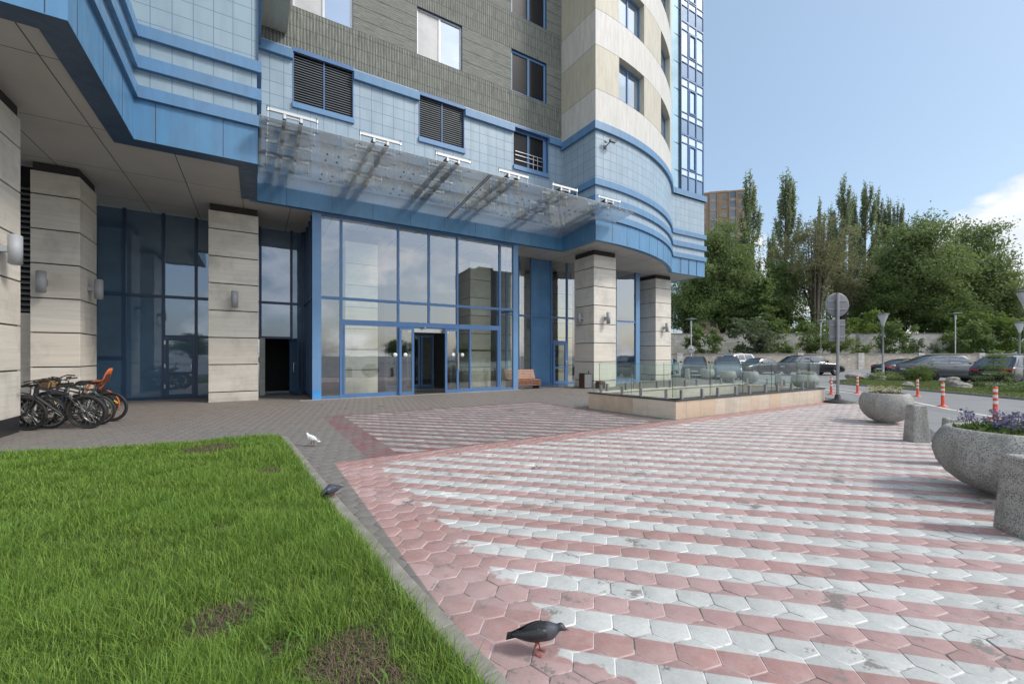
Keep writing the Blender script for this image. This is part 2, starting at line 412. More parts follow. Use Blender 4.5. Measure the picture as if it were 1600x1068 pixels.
def hex_mesh(C):
    r2 = math.sqrt(.5); n = len(C); Rr = HW/math.sqrt(3)
    ang = np.arange(6)*math.pi/3+math.pi/2-HROT                                 # a corner points along the row normal
    jit = np.random.normal(0, 1, (n, 3))
    vj = np.random.normal(0, .0008, (n, 6, 2)); jit[:, 0] += (np.random.rand(n) < .06)*-3.0
    rings = []
    for rad, z in ((Rr-.0016, -.02), (Rr-.0020, -.0020), (Rr-.0085, 0.0)):
        x = C[:, 0:1]+rad*np.cos(ang)+vj[:, :, 0]; y = C[:, 1:2]+rad*np.sin(ang)+vj[:, :, 1]
        lx, ly = x-C[:, 0:1], y-C[:, 1:2]
        zz = z+jit[:, 0:1]*.0009+lx*jit[:, 1:2]*.0032+ly*jit[:, 2:3]*.0032
        rings.append(np.stack([x, y, zz], 2))
    V = np.concatenate(rings, 1).reshape(-1, 3)                             # n*18
    base = (np.arange(n)*18)[:, None]
    q = []
    for lev in (0, 6):
        for k in range(6): q.append([lev+k, lev+(k+1) % 6, lev+6+(k+1) % 6, lev+6+k])
    q.append([12, 13, 14, 15]); q.append([12, 15, 16, 17])
    Q = np.array(q); F = (base[:, :, None]+Q[None]).reshape(-1, 4)
    return V, F
def paving_mat(joint=False):
    m, t, b = mat('paint_filled_joints' if joint else 'hexagonal_pavers_with_worn_paint'); p = t.pos(); x, y = t.sep(p)[0:2]
    isl = .5 if joint else t.island()
    fine = t.noise(p, 55, 4, .7); mid = t.noise(p, 6, 6, .65); big = t.noise(p, .55, 5, .6)
    # bare paver
    pav = t.mix(isl, (.165, .158, .148), (.195, .187, .175))
    pav = t.mix(t.step(big, .35, .68), pav, (.20, .18, .165), 'MIX')
    pav = t.mix(t.m('MULTIPLY', t.step(mid, .35, .7), .45), pav, (.10, .095, .088))
    nearb = t.m('MULTIPLY', t.step(y, 10.5, 14), t.m('MULTIPLY_ADD', isl, .5, .2))
    pav = t.mix(nearb, pav, (.215, .175, .145))                              # browner blocks by the doors
    # stripes at 45 degrees
    s = t.m('ADD', t.m('MULTIPLY', x, .70711), t.m('MULTIPLY', y, .70711))
    wob = t.m('MULTIPLY', t.m('SUBTRACT', t.noise(p, .8, 2), .5), .05)
    ph = t.m('FRACT', t.m('ADD', t.m('DIVIDE', t.m('SUBTRACT', t.m('ADD', s, wob), 2.575), .39), 100.5))
    dist = t.m('ABSOLUTE', t.m('SUBTRACT', ph, .5))                        # 0 in the middle of a white stripe
    edge = t.m('MULTIPLY_ADD', t.m('SUBTRACT', mid, .5), .05, dist)
    white_m = t.step(edge, .262, .246)
    jag = t.m('MULTIPLY_ADD', t.m('SUBTRACT', t.noise(p, 3.2, 4), .5), 1.0, 0.0)
    jagx = t.m('ADD', x, jag)
    main = t.m('MULTIPLY', t.m('MULTIPLY', t.step(x, 1.0, 1.012), t.step(y, 6.72, 6.70)), 1)
    main_w = t.m('MULTIPLY', t.step(jagx, 1.50, 1.54), t.step(t.m('ADD', y, t.m('MULTIPLY', jag, .15)), 6.32, 6.28))
    farm = t.m('MULTIPLY', t.m('MULTIPLY', t.step(x, 1.48, 1.5), t.step(x, 8.42, 8.40)), t.m('MULTIPLY', t.step(y, 6.72, 6.74), t.step(y, 12.05, 12.03)))
    far_w = t.m('MULTIPLY', t.m('MULTIPLY', t.step(x, 1.98, 2.0), t.step(x, 8.2, 8.18)), t.m('MULTIPLY', t.step(y, 6.78, 6.8), t.step(y, 11.85, 11.83)))
    # colours of the paints
    newer = t.step(t.noise(t.comb(t.m('FLOOR', t.m('DIVIDE', t.m('SUBTRACT', s, 2.575), .39)), t.m('MULTIPLY', x, .16), 0.0), 1.7, 2), .44, .60)
    pink = t.mix(isl, (.405, .265, .258), (.36, .228, .221))
    pink = t.mix(t.m('MULTIPLY', newer, .75), pink, (.32, .165, .145))
    border = t.m('MULTIPLY', t.step(y, 6.30, 6.42), main)
    pink = t.mix(t.m('MULTIPLY', border, .7), pink, (.34, .165, .14))
    pink = t.mix(t.m('MULTIPLY', t.step(t.noise(p, 2.3, 5, .65), .57, .66), .65), pink, (.245, .145, .142))
    pink = t.mix(t.m('MULTIPLY', t.step(t.noise(p, 5, 6, .75), .40, .62), .35), pink, (.46, .36, .345))
    wht = t.mix(isl, (.52, .53, .515), (.475, .488, .475))
    wht = t.mix(t.m('MULTIPLY', t.step(t.noise(p, 3.5, 6, .75), .42, .68), .5), wht, (.34, .36, .35))
    paint = t.mix(t.m('MULTIPLY', white_m, main_w), pink, wht)
    fpink = t.mix(isl, (.20, .082, .09), (.155, .085, .088)); fwht = t.mix(isl, (.40, .375, .365), (.32, .30, .29))
    fpaint = t.mix(t.m('MULTIPLY', white_m, far_w), fpink, fwht)
    # wear
    wear1 = t.step(t.m('ADD', t.m('ADD', t.noise(p, 2.6, 7, .74), t.m('MULTIPLY', t.m('SUBTRACT', t.noise(p, .5, 2), .5), .12)), t.m('MULTIPLY', t.m('SUBTRACT', fine, .5), .12)), .605, .63)
    edgew = t.step(jagx, 1.9, 1.2)
    wear1 = t.m('MAXIMUM', wear1, t.m('MULTIPLY', edgew, t.step(t.noise(p, 4.2, 6, .7), .62, .65)))
    speck = t.step(t.noise(p, 34, 3, .6), .70, .74)
    wear1 = t.m('MAXIMUM', t.m('MULTIPLY', wear1, .85), t.m('MULTIPLY', speck, .55))
    wear2 = t.step(t.m('ADD', t.noise(p, 1.7, 7, .75), t.m('MULTIPLY', isl, .10)), .50, .60)
    wear2 = t.m('MULTIPLY', wear2, .55)
    c = t.mix(t.m('MULTIPLY', main, t.m('SUBTRACT', 1, wear1)), pav, paint)
    c = t.mix(t.m('MULTIPLY', farm, t.m('SUBTRACT', 1, wear2)), c, fpaint)
    tn = t.sep(t.n('ShaderNodeNewGeometry').outputs['True Normal'])[2]
    bev = t.m('MULTIPLY', t.step(tn, .985, .93), main)
    dn = t.step(t.m('ADD', t.noise(p, 2.2, 5, .7), t.m('MULTIPLY', t.m('SUBTRACT', t.noise(p, 14, 2), .5), .25)), .50, .42)
    dirty = t.m('MULTIPLY', t.step(tn, .985, .93), dn)
    lines = t.mix(t.m('MULTIPLY', white_m, main_w), (.53, .40, .385), (.74, .74, .72))
    if joint: c = t.mix(t.m('MULTIPLY', main, .9), t.mix(t.m('SUBTRACT', 1, main), c, (.10, .093, .085)), lines)
    else: c = t.mix(t.m('MULTIPLY', bev, .85), c, lines)
    c = t.mix(t.m('MULTIPLY', dn if joint else dirty, .85 if joint else .6), c, (.075, .062, .052))
    grime = t.m('MULTIPLY', t.step(t.noise(p, 1.3, 7, .75), .40, .75), .42)
    c = t.mix(grime, c, (.17, .155, .145))
    c = t.mix(t.m('MULTIPLY', t.step(fine, .4, .75), .18), c, (.10, .09, .085))
    t.put(b.inputs['Base Color'], c); b.inputs['Roughness'].default_value = .72
    t.put(b.inputs['Normal'], t.bump(t.m('ADD', t.m('MULTIPLY', mid, .7), fine), .35, .006))
    return m
V, F = hex_mesh(HC)
pv = np_mesh('forecourt_paving', V, F, paving_mat()); tag(pv, kind='structure')
mb = MB(); mb.face([(x, y, -.0042) for x, y in COURT])
tag(mb.build('paving_joints', paving_mat(True)), kind='structure')
# kerb along the edge of the forecourt, dropped flush, with yellow marks
def strip(pts, w0, w1, z0, z1, mbx, mi=0):
    out = []
    for i, p in enumerate(pts):
        a = Vector(pts[max(i-1, 0)]); c = Vector(pts[min(i+1, len(pts)-1)]); d = (c-a).normalized(); n = Vector((d.y, -d.x))
        out.append((Vector(p)+n*w0, Vector(p)+n*w1))
    for (a, b_), (c, d) in zip(out, out[1:]):
        mbx.hexa([(a.x, a.y, z0), (b_.x, b_.y, z0), (d.x, d.y, z0), (c.x, c.y, z0), (a.x, a.y, z1), (b_.x, b_.y, z1), (d.x, d.y, z1), (c.x, c.y, z1)], mi)
mb = MB(); strip(EDGE[1:], -.06, .16, -.12, .012, mb)
tag(mb.build('kerb', simple('dark_kerb_stone', (.10, .10, .098), .85, var=.3, vs=5, dirt=.4)), kind='structure')
mb = MB()
for a in (.15, 1.05, 1.95):
    o_ = Vector((16.35, 5.01)); d_ = Vector((.6, .8)) if a > .3 else Vector((.88, .47))
    q = o_+d_*(a-.2); e = q+d_*.36; n_ = Vector((d_.y, -d_.x))*.15
    mb.face([(q.x, q.y, .016), (q.x+n_.x, q.y+n_.y, .016), (e.x+n_.x, e.y+n_.y, .016), (e.x, e.y, .016)])
tag(mb.build('kerb_markings', simple('yellow_kerb_paint', (.50, .36, .05), .7, var=.3, vs=9)), kind='structure')
mb = MB(); strip([p for p in LAWN[1:]], -.015, .11, -.1, .03, mb)
tag(mb.build('lawn_kerb', M['concrete'], bevel=.012, seg=2), kind='structure')
mb = MB(); mb.face([(x, y, .012) for x, y in LAWN]); tag(mb.build('lawn_soil', M['soil']), kind='structure')
# white line and car park lines on the road
mb = MB()
for pts in ([(9.2, -3.2), (12.6, -.7), (16.23, 2.23), (17.04, 2.78), (18.3, 3.96), (20.49, 5.52), (23.0, 8.65), (26.6, 12.6), (31, 18)], [(19.9, 8.3), (21.8, 10.0)], [(23.8, 8.0), (26.2, 11.0)]):
    strip(pts, -.06, .06, -.071, -.066, mb)
tag(mb.build('road_line', M['whiteline']), kind='structure')
# planted island between the road and the parked cars
ISL = [(22.6, .2), (24.46, 3.35), (25.91, 5.32), (27.32, 7.84), (28.2, 9.6), (29.01, 10.81), (30.4, 11.9), (34.9, 12.05), (38.9, 11.7), (36.8, 8.6), (33.0, 5.6), (30.1, 3.6), (27.6, .6)]
mb = MB(); mb.face([(x, y, .0) for x, y in ISL]); tag(mb.build('island_soil', M['soil']), kind='structure')
mb = MB(); strip(ISL+[ISL[0]], -.02, .12, -.1, .015, mb); tag(mb.build('island_kerb', M['concrete']), kind='structure')
# raised ground behind the retaining wall
mb = MB()
a, b_, c, d = DL(50.2, -20), DL(50.2, 190), DL(400, 500), DL(400, -300)
mb.face([(*a, 1.55), (*b_, 1.55), (*c, 4), (*d, 4)])
tag(mb.build('raised_terrain', simple('weedy_slope', (.06, .075, .03), .95, var=.5, vs=1.5, bump=.5, bs=6)), kind='structure')

def blades(P, h, wd, lean, seed):
    """grass blades: two quads and a tip per blade -> quads only (5 levels of bend)"""
    rg = np.random.default_rng(seed); n = len(P)
    az = rg.uniform(0, 2*np.pi, n); ca, sa = np.cos(az), np.sin(az)
    wv = np.stack([-sa, ca, np.zeros(n)], 1)*wd[:, None]*.5
    dv = np.stack([ca, sa, np.zeros(n)], 1)
    V = []
    for tt, ww in ((0, 1), (.4, .9), (.75, .6), (1, .08)):
        p = P+np.array([0, 0, 1.])*(h*(tt-.18*lean*tt*tt))[:, None]+dv*(h*lean*tt*tt)[:, None]
        V.append(p-wv*ww); V.append(p+wv*ww)
    V = np.stack(V, 1).reshape(-1, 3)
    q = np.array([[0, 1, 3, 2], [2, 3, 5, 4], [4, 5, 7, 6]])
    F = (np.arange(n)[:, None, None]*8+q[None]).reshape(-1, 4)
    return V, F
def leafy(name, c1, c2, c3, trans=.35, rough=.5, k3=.5, tcol=(.20, .24, .07)):
    m, t, b = mat(name); isl = t.island(); p = t.pos()
    c = t.mix(isl, c1, c2)
    c = t.mix(t.m('MULTIPLY', t.step(t.noise(p, .7, 3), .42, .66), k3), c, c3)
    t.put(b.inputs['Base Color'], c); b.inputs['Roughness'].default_value = rough; b.inputs['Specular IOR Level'].default_value = .3
    tl = t.n('ShaderNodeBsdfTranslucent'); t.put(tl.inputs[0], t.mix(.5, c, tcol))
    mx = t.n('ShaderNodeMixShader'); mx.inputs[0].default_value = trans
    t.nt.links.new(b.outputs[0], mx.inputs[1]); t.nt.links.new(tl.outputs[0], mx.inputs[2]); t.nt.links.new(mx.outputs[0], t.nt.nodes['Material Output'].inputs[0])
    return m
M['grass'] = leafy('grass_blades', (.034, .105, .012), (.32, .46, .085), (.155, .305, .042), .36, tcol=(.17, .24, .045))
BARE = [(-.16, 3.02, .20), (.42, 2.30, .22), (.46, 2.02, .20), (.10, 2.55, .10), (-.62, 8.72, .42), (.18, 6.6, .16), (-1.0, 1.75, .16), (-.25, 4.6, .09)]
def lawn():
    rg = np.random.default_rng(3); PP = []
    for n, lo, hi in ((88000, 0, 3.6), (85000, 3.6, 6.4), (70000, 6.4, 20)):
        d_ = rg.uniform(max(lo, 1.3), min(hi, 13), n*6); l_ = rg.uniform(-1, .3, n*6)*(d_*1.35+.4)
        q = np.stack([FW[0]*d_+RT[0]*l_, FW[1]*d_+RT[1]*l_], 1)
        k = inside(q[:, 0], q[:, 1], LAWN)
        PP.append(q[k][:n])
    q = np.concatenate(PP)
    keep = np.ones(len(q), bool)
    for bx, by, br in BARE:
        r = np.hypot(q[:, 0]-bx, (q[:, 1]-by))
        keep &= (r > br*(.72+.38*rg.random(len(q)))) | (rg.random(len(q)) < .30)
    q = q[keep]
    patch = np.sin(q[:, 0]*2.1+1.3*np.sin(q[:, 1]*1.7))*np.sin(q[:, 1]*1.9+q[:, 0]*.8)
    dd = q @ np.array(FW)
    h = (.066+.020*patch+rg.gamma(2, .013, len(q)))*np.where(dd > 5, .95, 1)
    right = q[:, 0] > -.6
    h = np.where(right & (rg.random(len(q)) < .25), h*1.35, h)
    near_bare = np.min([np.hypot(q[:, 0]-bx, q[:, 1]-by)/br for bx, by, br in BARE], 0)
    h = h*np.clip(.45+.4*(near_bare-.8), .4, 1)*np.where(np.sin(q[:, 0]*5+2*np.sin(q[:, 1]*4)) > .55, .72, 1)
    h = np.clip(h, .03, .17)
    wd = np.clip(rg.normal(.0031, .0009, len(q)), .002, .007)*np.clip(dd/3.2, 1, 3.2)
    lean = np.abs(rg.normal(.62, .38, len(q)))
    P = np.concatenate([q, np.full((len(q), 1), .008)], 1)
    V, F = blades(P, h, wd, lean, 5)
    tag(np_mesh('lawn_grass', V, F, M['grass'], smooth=True), 'green unmown lawn with bare patches in front of the entrance', 'grass', kind='stuff')
    # dead thatch on the bare patches
    pts = []
    for bx, by, br in BARE:
        n = int(1500*br*br/.16); a = rg.uniform(0, 6.28, n); r = br*np.sqrt(rg.random(n))*.95
        pts.append(np.stack([bx+r*np.cos(a), by+r*np.sin(a), np.full(n, .014)], 1))
    P = np.concatenate(pts); n = len(P)
    V, F = blades(P, rg.uniform(.02, .06, n), rg.uniform(.0025, .005, n), rg.uniform(1.0, 2.5, n), 8)
    tag(np_mesh('dead_grass', V, F, simple('dry_thatch', (.13, .095, .06), .9, var=.5, vs=40)), 'brown dry thatch lying on the bare lawn patches', 'dead grass', kind='stuff')
    # broad-leaved weeds among the grass
    n = 2600; cx = rg.uniform(-3, .95, 60); cy = rg.uniform(1.5, 6.5, 60); k = rg.integers(0, 60, n)
    q = np.stack([cx[k]+rg.normal(0, .10, n), cy[k]+rg.normal(0, .10, n)], 1)
    q = q[inside(q[:, 0], q[:, 1], LAWN)]; n = len(q)
    V, F = blades(np.concatenate([q, np.full((n, 1), .03)], 1), rg.uniform(.03, .085, n), rg.uniform(.007, .014, n), rg.uniform(.6, 1.6, n), 9)
    tag(np_mesh('lawn_weeds', V, F, leafy('weed_leaves', (.08, .17, .03), (.15, .26, .06), (.11, .20, .04))), 'low broad leaved weeds scattered through the lawn', 'weeds', kind='stuff')
lawn()
def island_grass():
    rg = np.random.default_rng(4); n = 150000
    q = np.stack([rg.uniform(22, 39, n), rg.uniform(0, 12.2, n)], 1); q = q[inside(q[:, 0], q[:, 1], ISL)]; n = len(q)
    V, F = blades(np.concatenate([q, np.full((n, 1), -.005)], 1), rg.uniform(.03, .085, n), rg.uniform(.011, .02, n), rg.uniform(.2, .9, n), 2)
    tag(np_mesh('island_grass', V, F, leafy('island_grass_blades', (.07, .125, .022), (.17, .22, .06), (.12, .165, .045), .3)), 'short green grass on the planted island beside the road', 'grass', kind='stuff')
island_grass()
# ------------------------------------------------------------------ the apartment tower
TW = empty('apartment_tower', (10, 18, 0), label='tall apartment block with blue metal bands, ribbed grey wall and glazed entrance', cat='building')
ARC_C, ARC_R = (13.3, 28.35), 14.3
def arc_pt(a, r=ARC_R): return (ARC_C[0]+r*math.sin(a), ARC_C[1]-r*math.cos(a))
A0, A1 = -.021, .654
ARC = [arc_pt(A0+(A1-A0)*i/28) for i in range(29)]
PATH_LEFT = [(-14, 9.15), (-2.5, 9.15), (-2.5, 13.3), (.03, 13.3), (.03, 16.42)]
PATH_MAIN = [(.03, 16.42), (13.0, 16.42)]
PATH_BAY = [(13.0, 16.42)]+ARC+[(22.35, 17.06), (25.3, 17.0), (25.3, 30)]
PATH_ALL = PATH_LEFT+PATH_MAIN[1:]+PATH_BAY[1:]
def offset(path, d):
    """mitred offset, d metres to the right of the direction of travel"""
    out = []; n = len(path)
    for i, p in enumerate(path):
        ns = []
        for a, b_ in ((i-1, i), (i, i+1)):
            if 0 <= a and b_ < n:
                v_ = Vector(path[b_])-Vector(path[a]); v_.normalize(); ns.append(Vector((v_.y, -v_.x)))
        m_ = sum(ns, Vector((0, 0)))/len(ns); k = m_.length_squared
        out.append(tuple(Vector(p)+m_/max(k, .3)*d))
    return out
def ribbon(mbx, path, z0, z1, d=0, mi=0, s0=0, smooth=False):
    q = offset(path, d) if d else path; s = s0
    for i in range(len(q)-1):
        L = (Vector(path[i+1])-Vector(path[i])).length
        a, b_ = q[i], q[i+1]
        mbx.face([(a[0], a[1], z0), (b_[0], b_[1], z0), (b_[0], b_[1], z1), (a[0], a[1], z1)], mi, [(s, z0), (s+L, z0), (s+L, z1), (s, z1)], smooth)
        s += L
def ledge(mbx, path, d0, d1, z, mi=0, up=True):
    a, b_ = offset(path, d0) if d0 else path, offset(path, d1)
    for i in range(len(path)-1):
        f = [(*a[i], z), (*b_[i], z), (*b_[i+1], z), (*a[i+1], z)]
        mbx.face(f if up else f[::-1], mi)
def band(path, z0, z1, d, name='band', m=None, base=-.02):
    b_ = MB(); ribbon(b_, path, z0, z1, d); ledge(b_, path, base, d, z1); ledge(b_, path, base, d, z0, up=False)
    for e, k in ((0, 1), (-1, -2)):                                        # close the two ends
        pa = offset(path, base)[e]; pb = offset(path, d)[e]
        b_.face([(*pa, z0), (*pb, z0), (*pb, z1), (*pa, z1)])
    return b_.build(name, m or M['blue_band'], TW)
# ground-floor fascia and the three blue courses with tile strips between them
b_ = MB(); ribbon(b_, PATH_ALL, 6.77, 7.75, .03); ledge(b_, PATH_ALL, -.2, .03, 6.77, up=False)
b_.build('fascia', M['blue'], TW)
b_ = MB()                                                                   # seams of the fascia sheets
def seams(path, step, d, z0, z1, mbx, start=.4):
    q = offset(path, d)
    for i in range(len(q)-1):
        a, c = Vector(q[i]), Vector(q[i+1]); L = (c-a).length
        if L < .12: continue
        t_ = (c-a)/L
        s = start
        if L < 1: mbx.lbox(a, t_, -.004, .004, -.003, .004, z0, z1); continue
        while s < L-.1:
            mbx.lbox(a, t_, s-.005, s+.005, -.003, .004, z0, z1); s += step
seams(PATH_LEFT, 1.36, .03, 6.79, 7.74, b_); seams(PATH_MAIN, 1.45, .03, 6.79, 7.74, b_, .9)
for i in (0, 3, 6, 9, 12, 15, 18, 21, 24, 27): b_.lbox(offset(PATH_BAY, .03)[i+1], (1, 0), -.005, .005, -.02, .005, 6.79, 7.74)
for u_ in (22.9, 23.7, 24.5): b_.box(u_-.005, u_+.005, 16.965, 16.99, 6.79, 7.74)
b_.build('fascia_seam', M['groove'], TW)
for z0, z1 in ((7.76, 8.05), (8.47, 8.77), (9.22, 9.51)): band(PATH_ALL, z0, z1, .12)
b_ = MB(); ribbon(b_, PATH_LEFT, 7.74, 12.0, .01); b_.build('tiled_wall', M['tile_left'], TW)
b_ = MB(); ribbon(b_, PATH_BAY, 7.74, 11.9, .01, s0=.1); b_.build('tiled_wall', M['tile'], TW)
band(PATH_BAY, 11.70, 12.05, .14, base=-.3)
band(PATH_LEFT, 11.95, 12.35, .14)
b_ = MB(); b_.box(.035, .075, 13.24, 13.42, 9.52, 12.0); b_.build('corner_trim', M['frame_dark'], TW)
b_ = MB(); ribbon(b_, PATH_LEFT, 12.3, 36, 0); b_.build('upper_wall', M['cream_panel'], TW)
b_ = MB(); b_.box(.06, .95, 14.3, 16.46, 12.72, 14.0); b_.build('balcony', M['cream_panel'], TW, bevel=.01)
# main wall: tiles below, ribbed concrete above, with openings
def wall_v(mbx, v, u0, u1, z0, z1, holes, depth, mi=0, rmi=1):
    us = sorted({u0, u1, *[h[0] for h in holes], *[h[1] for h in holes]}); zs = sorted({z0, z1, *[h[2] for h in holes], *[h[3] for h in holes]})
    us = [a for a in us if u0 <= a <= u1]; zs = [a for a in zs if z0 <= a <= z1]
    for a, c in zip(us, us[1:]):
        for e, f in zip(zs, zs[1:]):
            mu, mz = (a+c)/2, (e+f)/2
            if any(h[0] < mu < h[1] and h[2] < mz < h[3] for h in holes): continue
            mbx.face([(a, v, e), (c, v, e), (c, v, f), (a, v, f)], mi)
    for a, c, e, f in holes:
        e, f = max(e, z0), min(f, z1)
        if f <= e: continue
        for pts in ([(a, v, e), (a, v, f), (a, v+depth, f), (a, v+depth, e)], [(c, v, e), (c, v+depth, e), (c, v+depth, f), (c, v, f)],
                    [(a, v, f), (c, v, f), (c, v+depth, f), (a, v+depth, f)], [(a, v, e), (a, v+depth, e), (c, v+depth, e), (c, v, e)]):
            mbx.face(pts, rmi)
COLS = [(1.12, 3.13), (5.6, 7.6), (10.08, 12.08)]
LOW = [(1.12, 3.13, 10.32, 12.27), (5.65, 7.67, 10.34, 12.23), (10.16, 12.14, 10.28, 12.18)]
b_ = MB(); wall_v(b_, 16.44, .03, 13.0, 7.74, 12.3, LOW, .25); b_.build('tiled_wall', [M['tile'], M['frame']], TW)
UP = [(a, c, 13.82+3.6*k, 15.76+3.6*k) for a, c in COLS for k in range(6)]
b_ = MB(); wall_v(b_, 16.5, .03, 13.0, 12.14, 36, UP, .18); b_.build('ribbed_wall', [M['grey'], M['frame_dark']], TW)
for a, c in ((.03, 1.12), (3.13, 5.65), (7.67, 10.16), (12.14, 12.86)):
    b_ = MB(); b_.box(a+.002, c-.002, 16.30, 16.52, 11.86, 12.17); b_.build('band', M['blue_band'], TW)
# window maker: a framed opening between two plan points
def window(pA, pB, z0, z1, recess, bars, panes, fw=.07, fm=None, name='window', hb=(), depth=.07, back=True):
    """bars: fractions of the width with an upright; hb: heights with a rail; panes: one material per bay, left to right"""
    A, B = Vector(pA), Vector(pB); L = (B-A).length; t_ = (B-A)/L; n_ = Vector((t_.y, -t_.x)); o = A-n_*recess
    f = MB(); fm = fm or M['frame']
    f.lbox(o, t_, 0, fw, -depth, 0, z0, z1); f.lbox(o, t_, L-fw, L, -depth, 0, z0, z1)
    f.lbox(o, t_, fw, L-fw, -depth, 0, z0, z0+fw); f.lbox(o, t_, fw, L-fw, -depth, 0, z1-fw, z1)
    xs = [fw*.5]+[L*x for x in bars]+[L-fw*.5]
    for x in xs[1:-1]: f.lbox(o, t_, x-fw*.55, x+fw*.55, -depth+.002, .004, z0+fw, z1-fw)
    for z in hb: f.lbox(o, t_, fw, L-fw, -depth+.004, -.002, z-fw*.4, z+fw*.4)
    fo = f.build(name, fm, TW)
    zs = [z0+fw*.5]+list(hb)+[z1-fw*.5]
    groups = {}
    for i, (a, c) in enumerate(zip(xs, xs[1:])):
        for j, (e, g) in enumerate(zip(zs, zs[1:])):
            mm = panes[i] if not isinstance(panes[i], (list, tuple)) else panes[i][j]
            if mm is None: continue
            p = MB(); P = lambda s, z: (o.x+t_.x*s-n_.x*depth*.5, o.y+t_.y*s-n_.y*depth*.5, z)
            p.face([P(a, e), P(c, e), P(c, g), P(a, g)])
            p.build('pane', mm, fo)
    return fo
for k in range(6):
    z0, z1 = 13.82+3.6*k, 15.76+3.6*k
    window((COLS[0][0], 16.5), (COLS[0][1], 16.5), z0, z1, .10, [.5], [M['blind'], M['mirror']], fm=M['steel_white'] if k == 0 else M['frame'])
    window((COLS[1][0], 16.5), (COLS[1][1], 16.5), z0, z1, .10, [.5], [M['blind'], M['mirror']], fm=M['steel_white'] if k == 0 else M['frame'])
    window((COLS[2][0], 16.5), (COLS[2][1], 16.5), z0, z1, .10, [.5], [M['darkglass'], M['darkglass']], fw=.10, fm=M['frame_light'])
window((LOW[2][0], 16.44), (LOW[2][1], 16.44), LOW[2][2]+.12, LOW[2][3]-.02, .18, [.47, .94], [M['darkglass']]*3, fw=.11, fm=M['frame_light'])
b_ = MB()
for z in (10.72, 10.95, 11.12): b_.box(10.35, 11.9, 16.585, 16.605, z, z+.03)
for x in (11.35, 11.6): b_.box(x, x+.03, 16.588, 16.603, 10.45, 11.12)
b_.build('window_guard', M['steel'], TW)
for i, (a, c, e, f) in enumerate(LOW):
    b_ = MB(); b_.box(a-.02, c+.02, 16.36, 16.5, e-.10, e+.10); b_.build('window_sill', M['frame_light'], TW, bevel=.006)
    b_ = MB(); b_.box(a, c, 16.38, 16.43, f-(.06 if i == 2 else .10), f+.045); b_.build('window_header', M['frame'], TW)
for a, c, e, f in LOW[:2]:
    b_ = MB(); b_.box(a, a+.03, 16.42, 16.6, e+.1, f-.1); b_.box(c-.03, c, 16.42, 16.6, e+.1, f-.1)
    b_.box((a+c)/2-.02, (a+c)/2+.02, 16.47, 16.53, e+.1, f-.1)
    lv = b_.build('louvre', M['frame'], TW)
    b_ = MB(); z = e+.15
    while z < f-.12:
        b_.hexa([(a+.03, 16.50, z), (c-.03, 16.50, z), (c-.03, 16.57, z+.035), (a+.03, 16.57, z+.035), (a+.03, 16.50, z+.03), (c-.03, 16.50, z+.03), (c-.03, 16.57, z+.065), (a+.03, 16.57, z+.065)]); z += .088
    b_.build('slat', M['slat'], lv)
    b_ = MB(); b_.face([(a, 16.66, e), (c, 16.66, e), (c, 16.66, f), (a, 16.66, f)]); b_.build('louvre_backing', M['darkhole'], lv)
# rounded bay above the blue band: alternating white and cream courses, window openings in the cream ones
WIN_A = [(.0854, .2339), (.3875, .5545)]
def bay_wall(z0, z1, m, holes=()):
    b_ = MB(); e = sorted({A0, A1, *[x for h in holes for x in h]}|{A0+(A1-A0)*i/28 for i in range(29)})
    s = 0
    for a, c in zip(e, e[1:]):
        L = ARC_R*(c-a)
        if not any(h[0] < (a+c)/2 < h[1] for h in holes):
            p, q = arc_pt(a), arc_pt(c)
            b_.face([(*p, z0), (*q, z0), (*q, z1), (*p, z1)], 0, [(s, z0), (s+L, z0), (s+L, z1), (s, z1)])
        s += L
    for a, c in holes:
        for x in (a, c):
            p, q = arc_pt(x), arc_pt(x, ARC_R-.32); b_.face([(*p, z0), (*q, z0), (*q, z1), (*p, z1)])
        k = [arc_pt(a+(c-a)*i/6) for i in range(7)]; k2 = [arc_pt(a+(c-a)*i/6, ARC_R-.34) for i in range(7)]
        for i in range(6):
            for z in (z0, z1): b_.face([(*k[i], z), (*k[i+1], z), (*k2[i+1], z), (*k2[i], z)])
    b_.face([(13.0, 16.62, z0), (13.0, arc_pt(A0)[1], z0), (13.0, arc_pt(A0)[1], z1), (13.0, 16.62, z1)], 0, [(-2.4, z0), (0, z0), (0, z1), (-2.4, z1)])
    b_.build('wall_panel', m, TW)
bay_wall(12.0, 13.55, M['white_panel'])
for k in range(6):
    z = 13.565+3.6*k; bay_wall(z, z+1.97, M['cream_panel'], WIN_A); bay_wall(z+1.985, z+3.585, M['white_panel'])
    for a, c in WIN_A:
        window(arc_pt(a, ARC_R-.26), arc_pt(c, ARC_R-.26), z+.02, z+1.95, 0, [.5], [M['mirror'], M['mirror']], fw=.09)
b_ = MB(); ribbon(b_, [(13.01, 16.62), (13.01, arc_pt(A0)[1]+.01)], 12, 36, -.02); b_.mesh([], [])
for i in range(28): 
    p, q = arc_pt(A0+(A1-A0)*i/28, ARC_R-.40), arc_pt(A0+(A1-A0)*(i+1)/28, ARC_R-.40); b_.face([(*p, 12), (*q, 12), (*q, 36), (*p, 36)])
b_.build('wall_joint', M['groove'], TW)
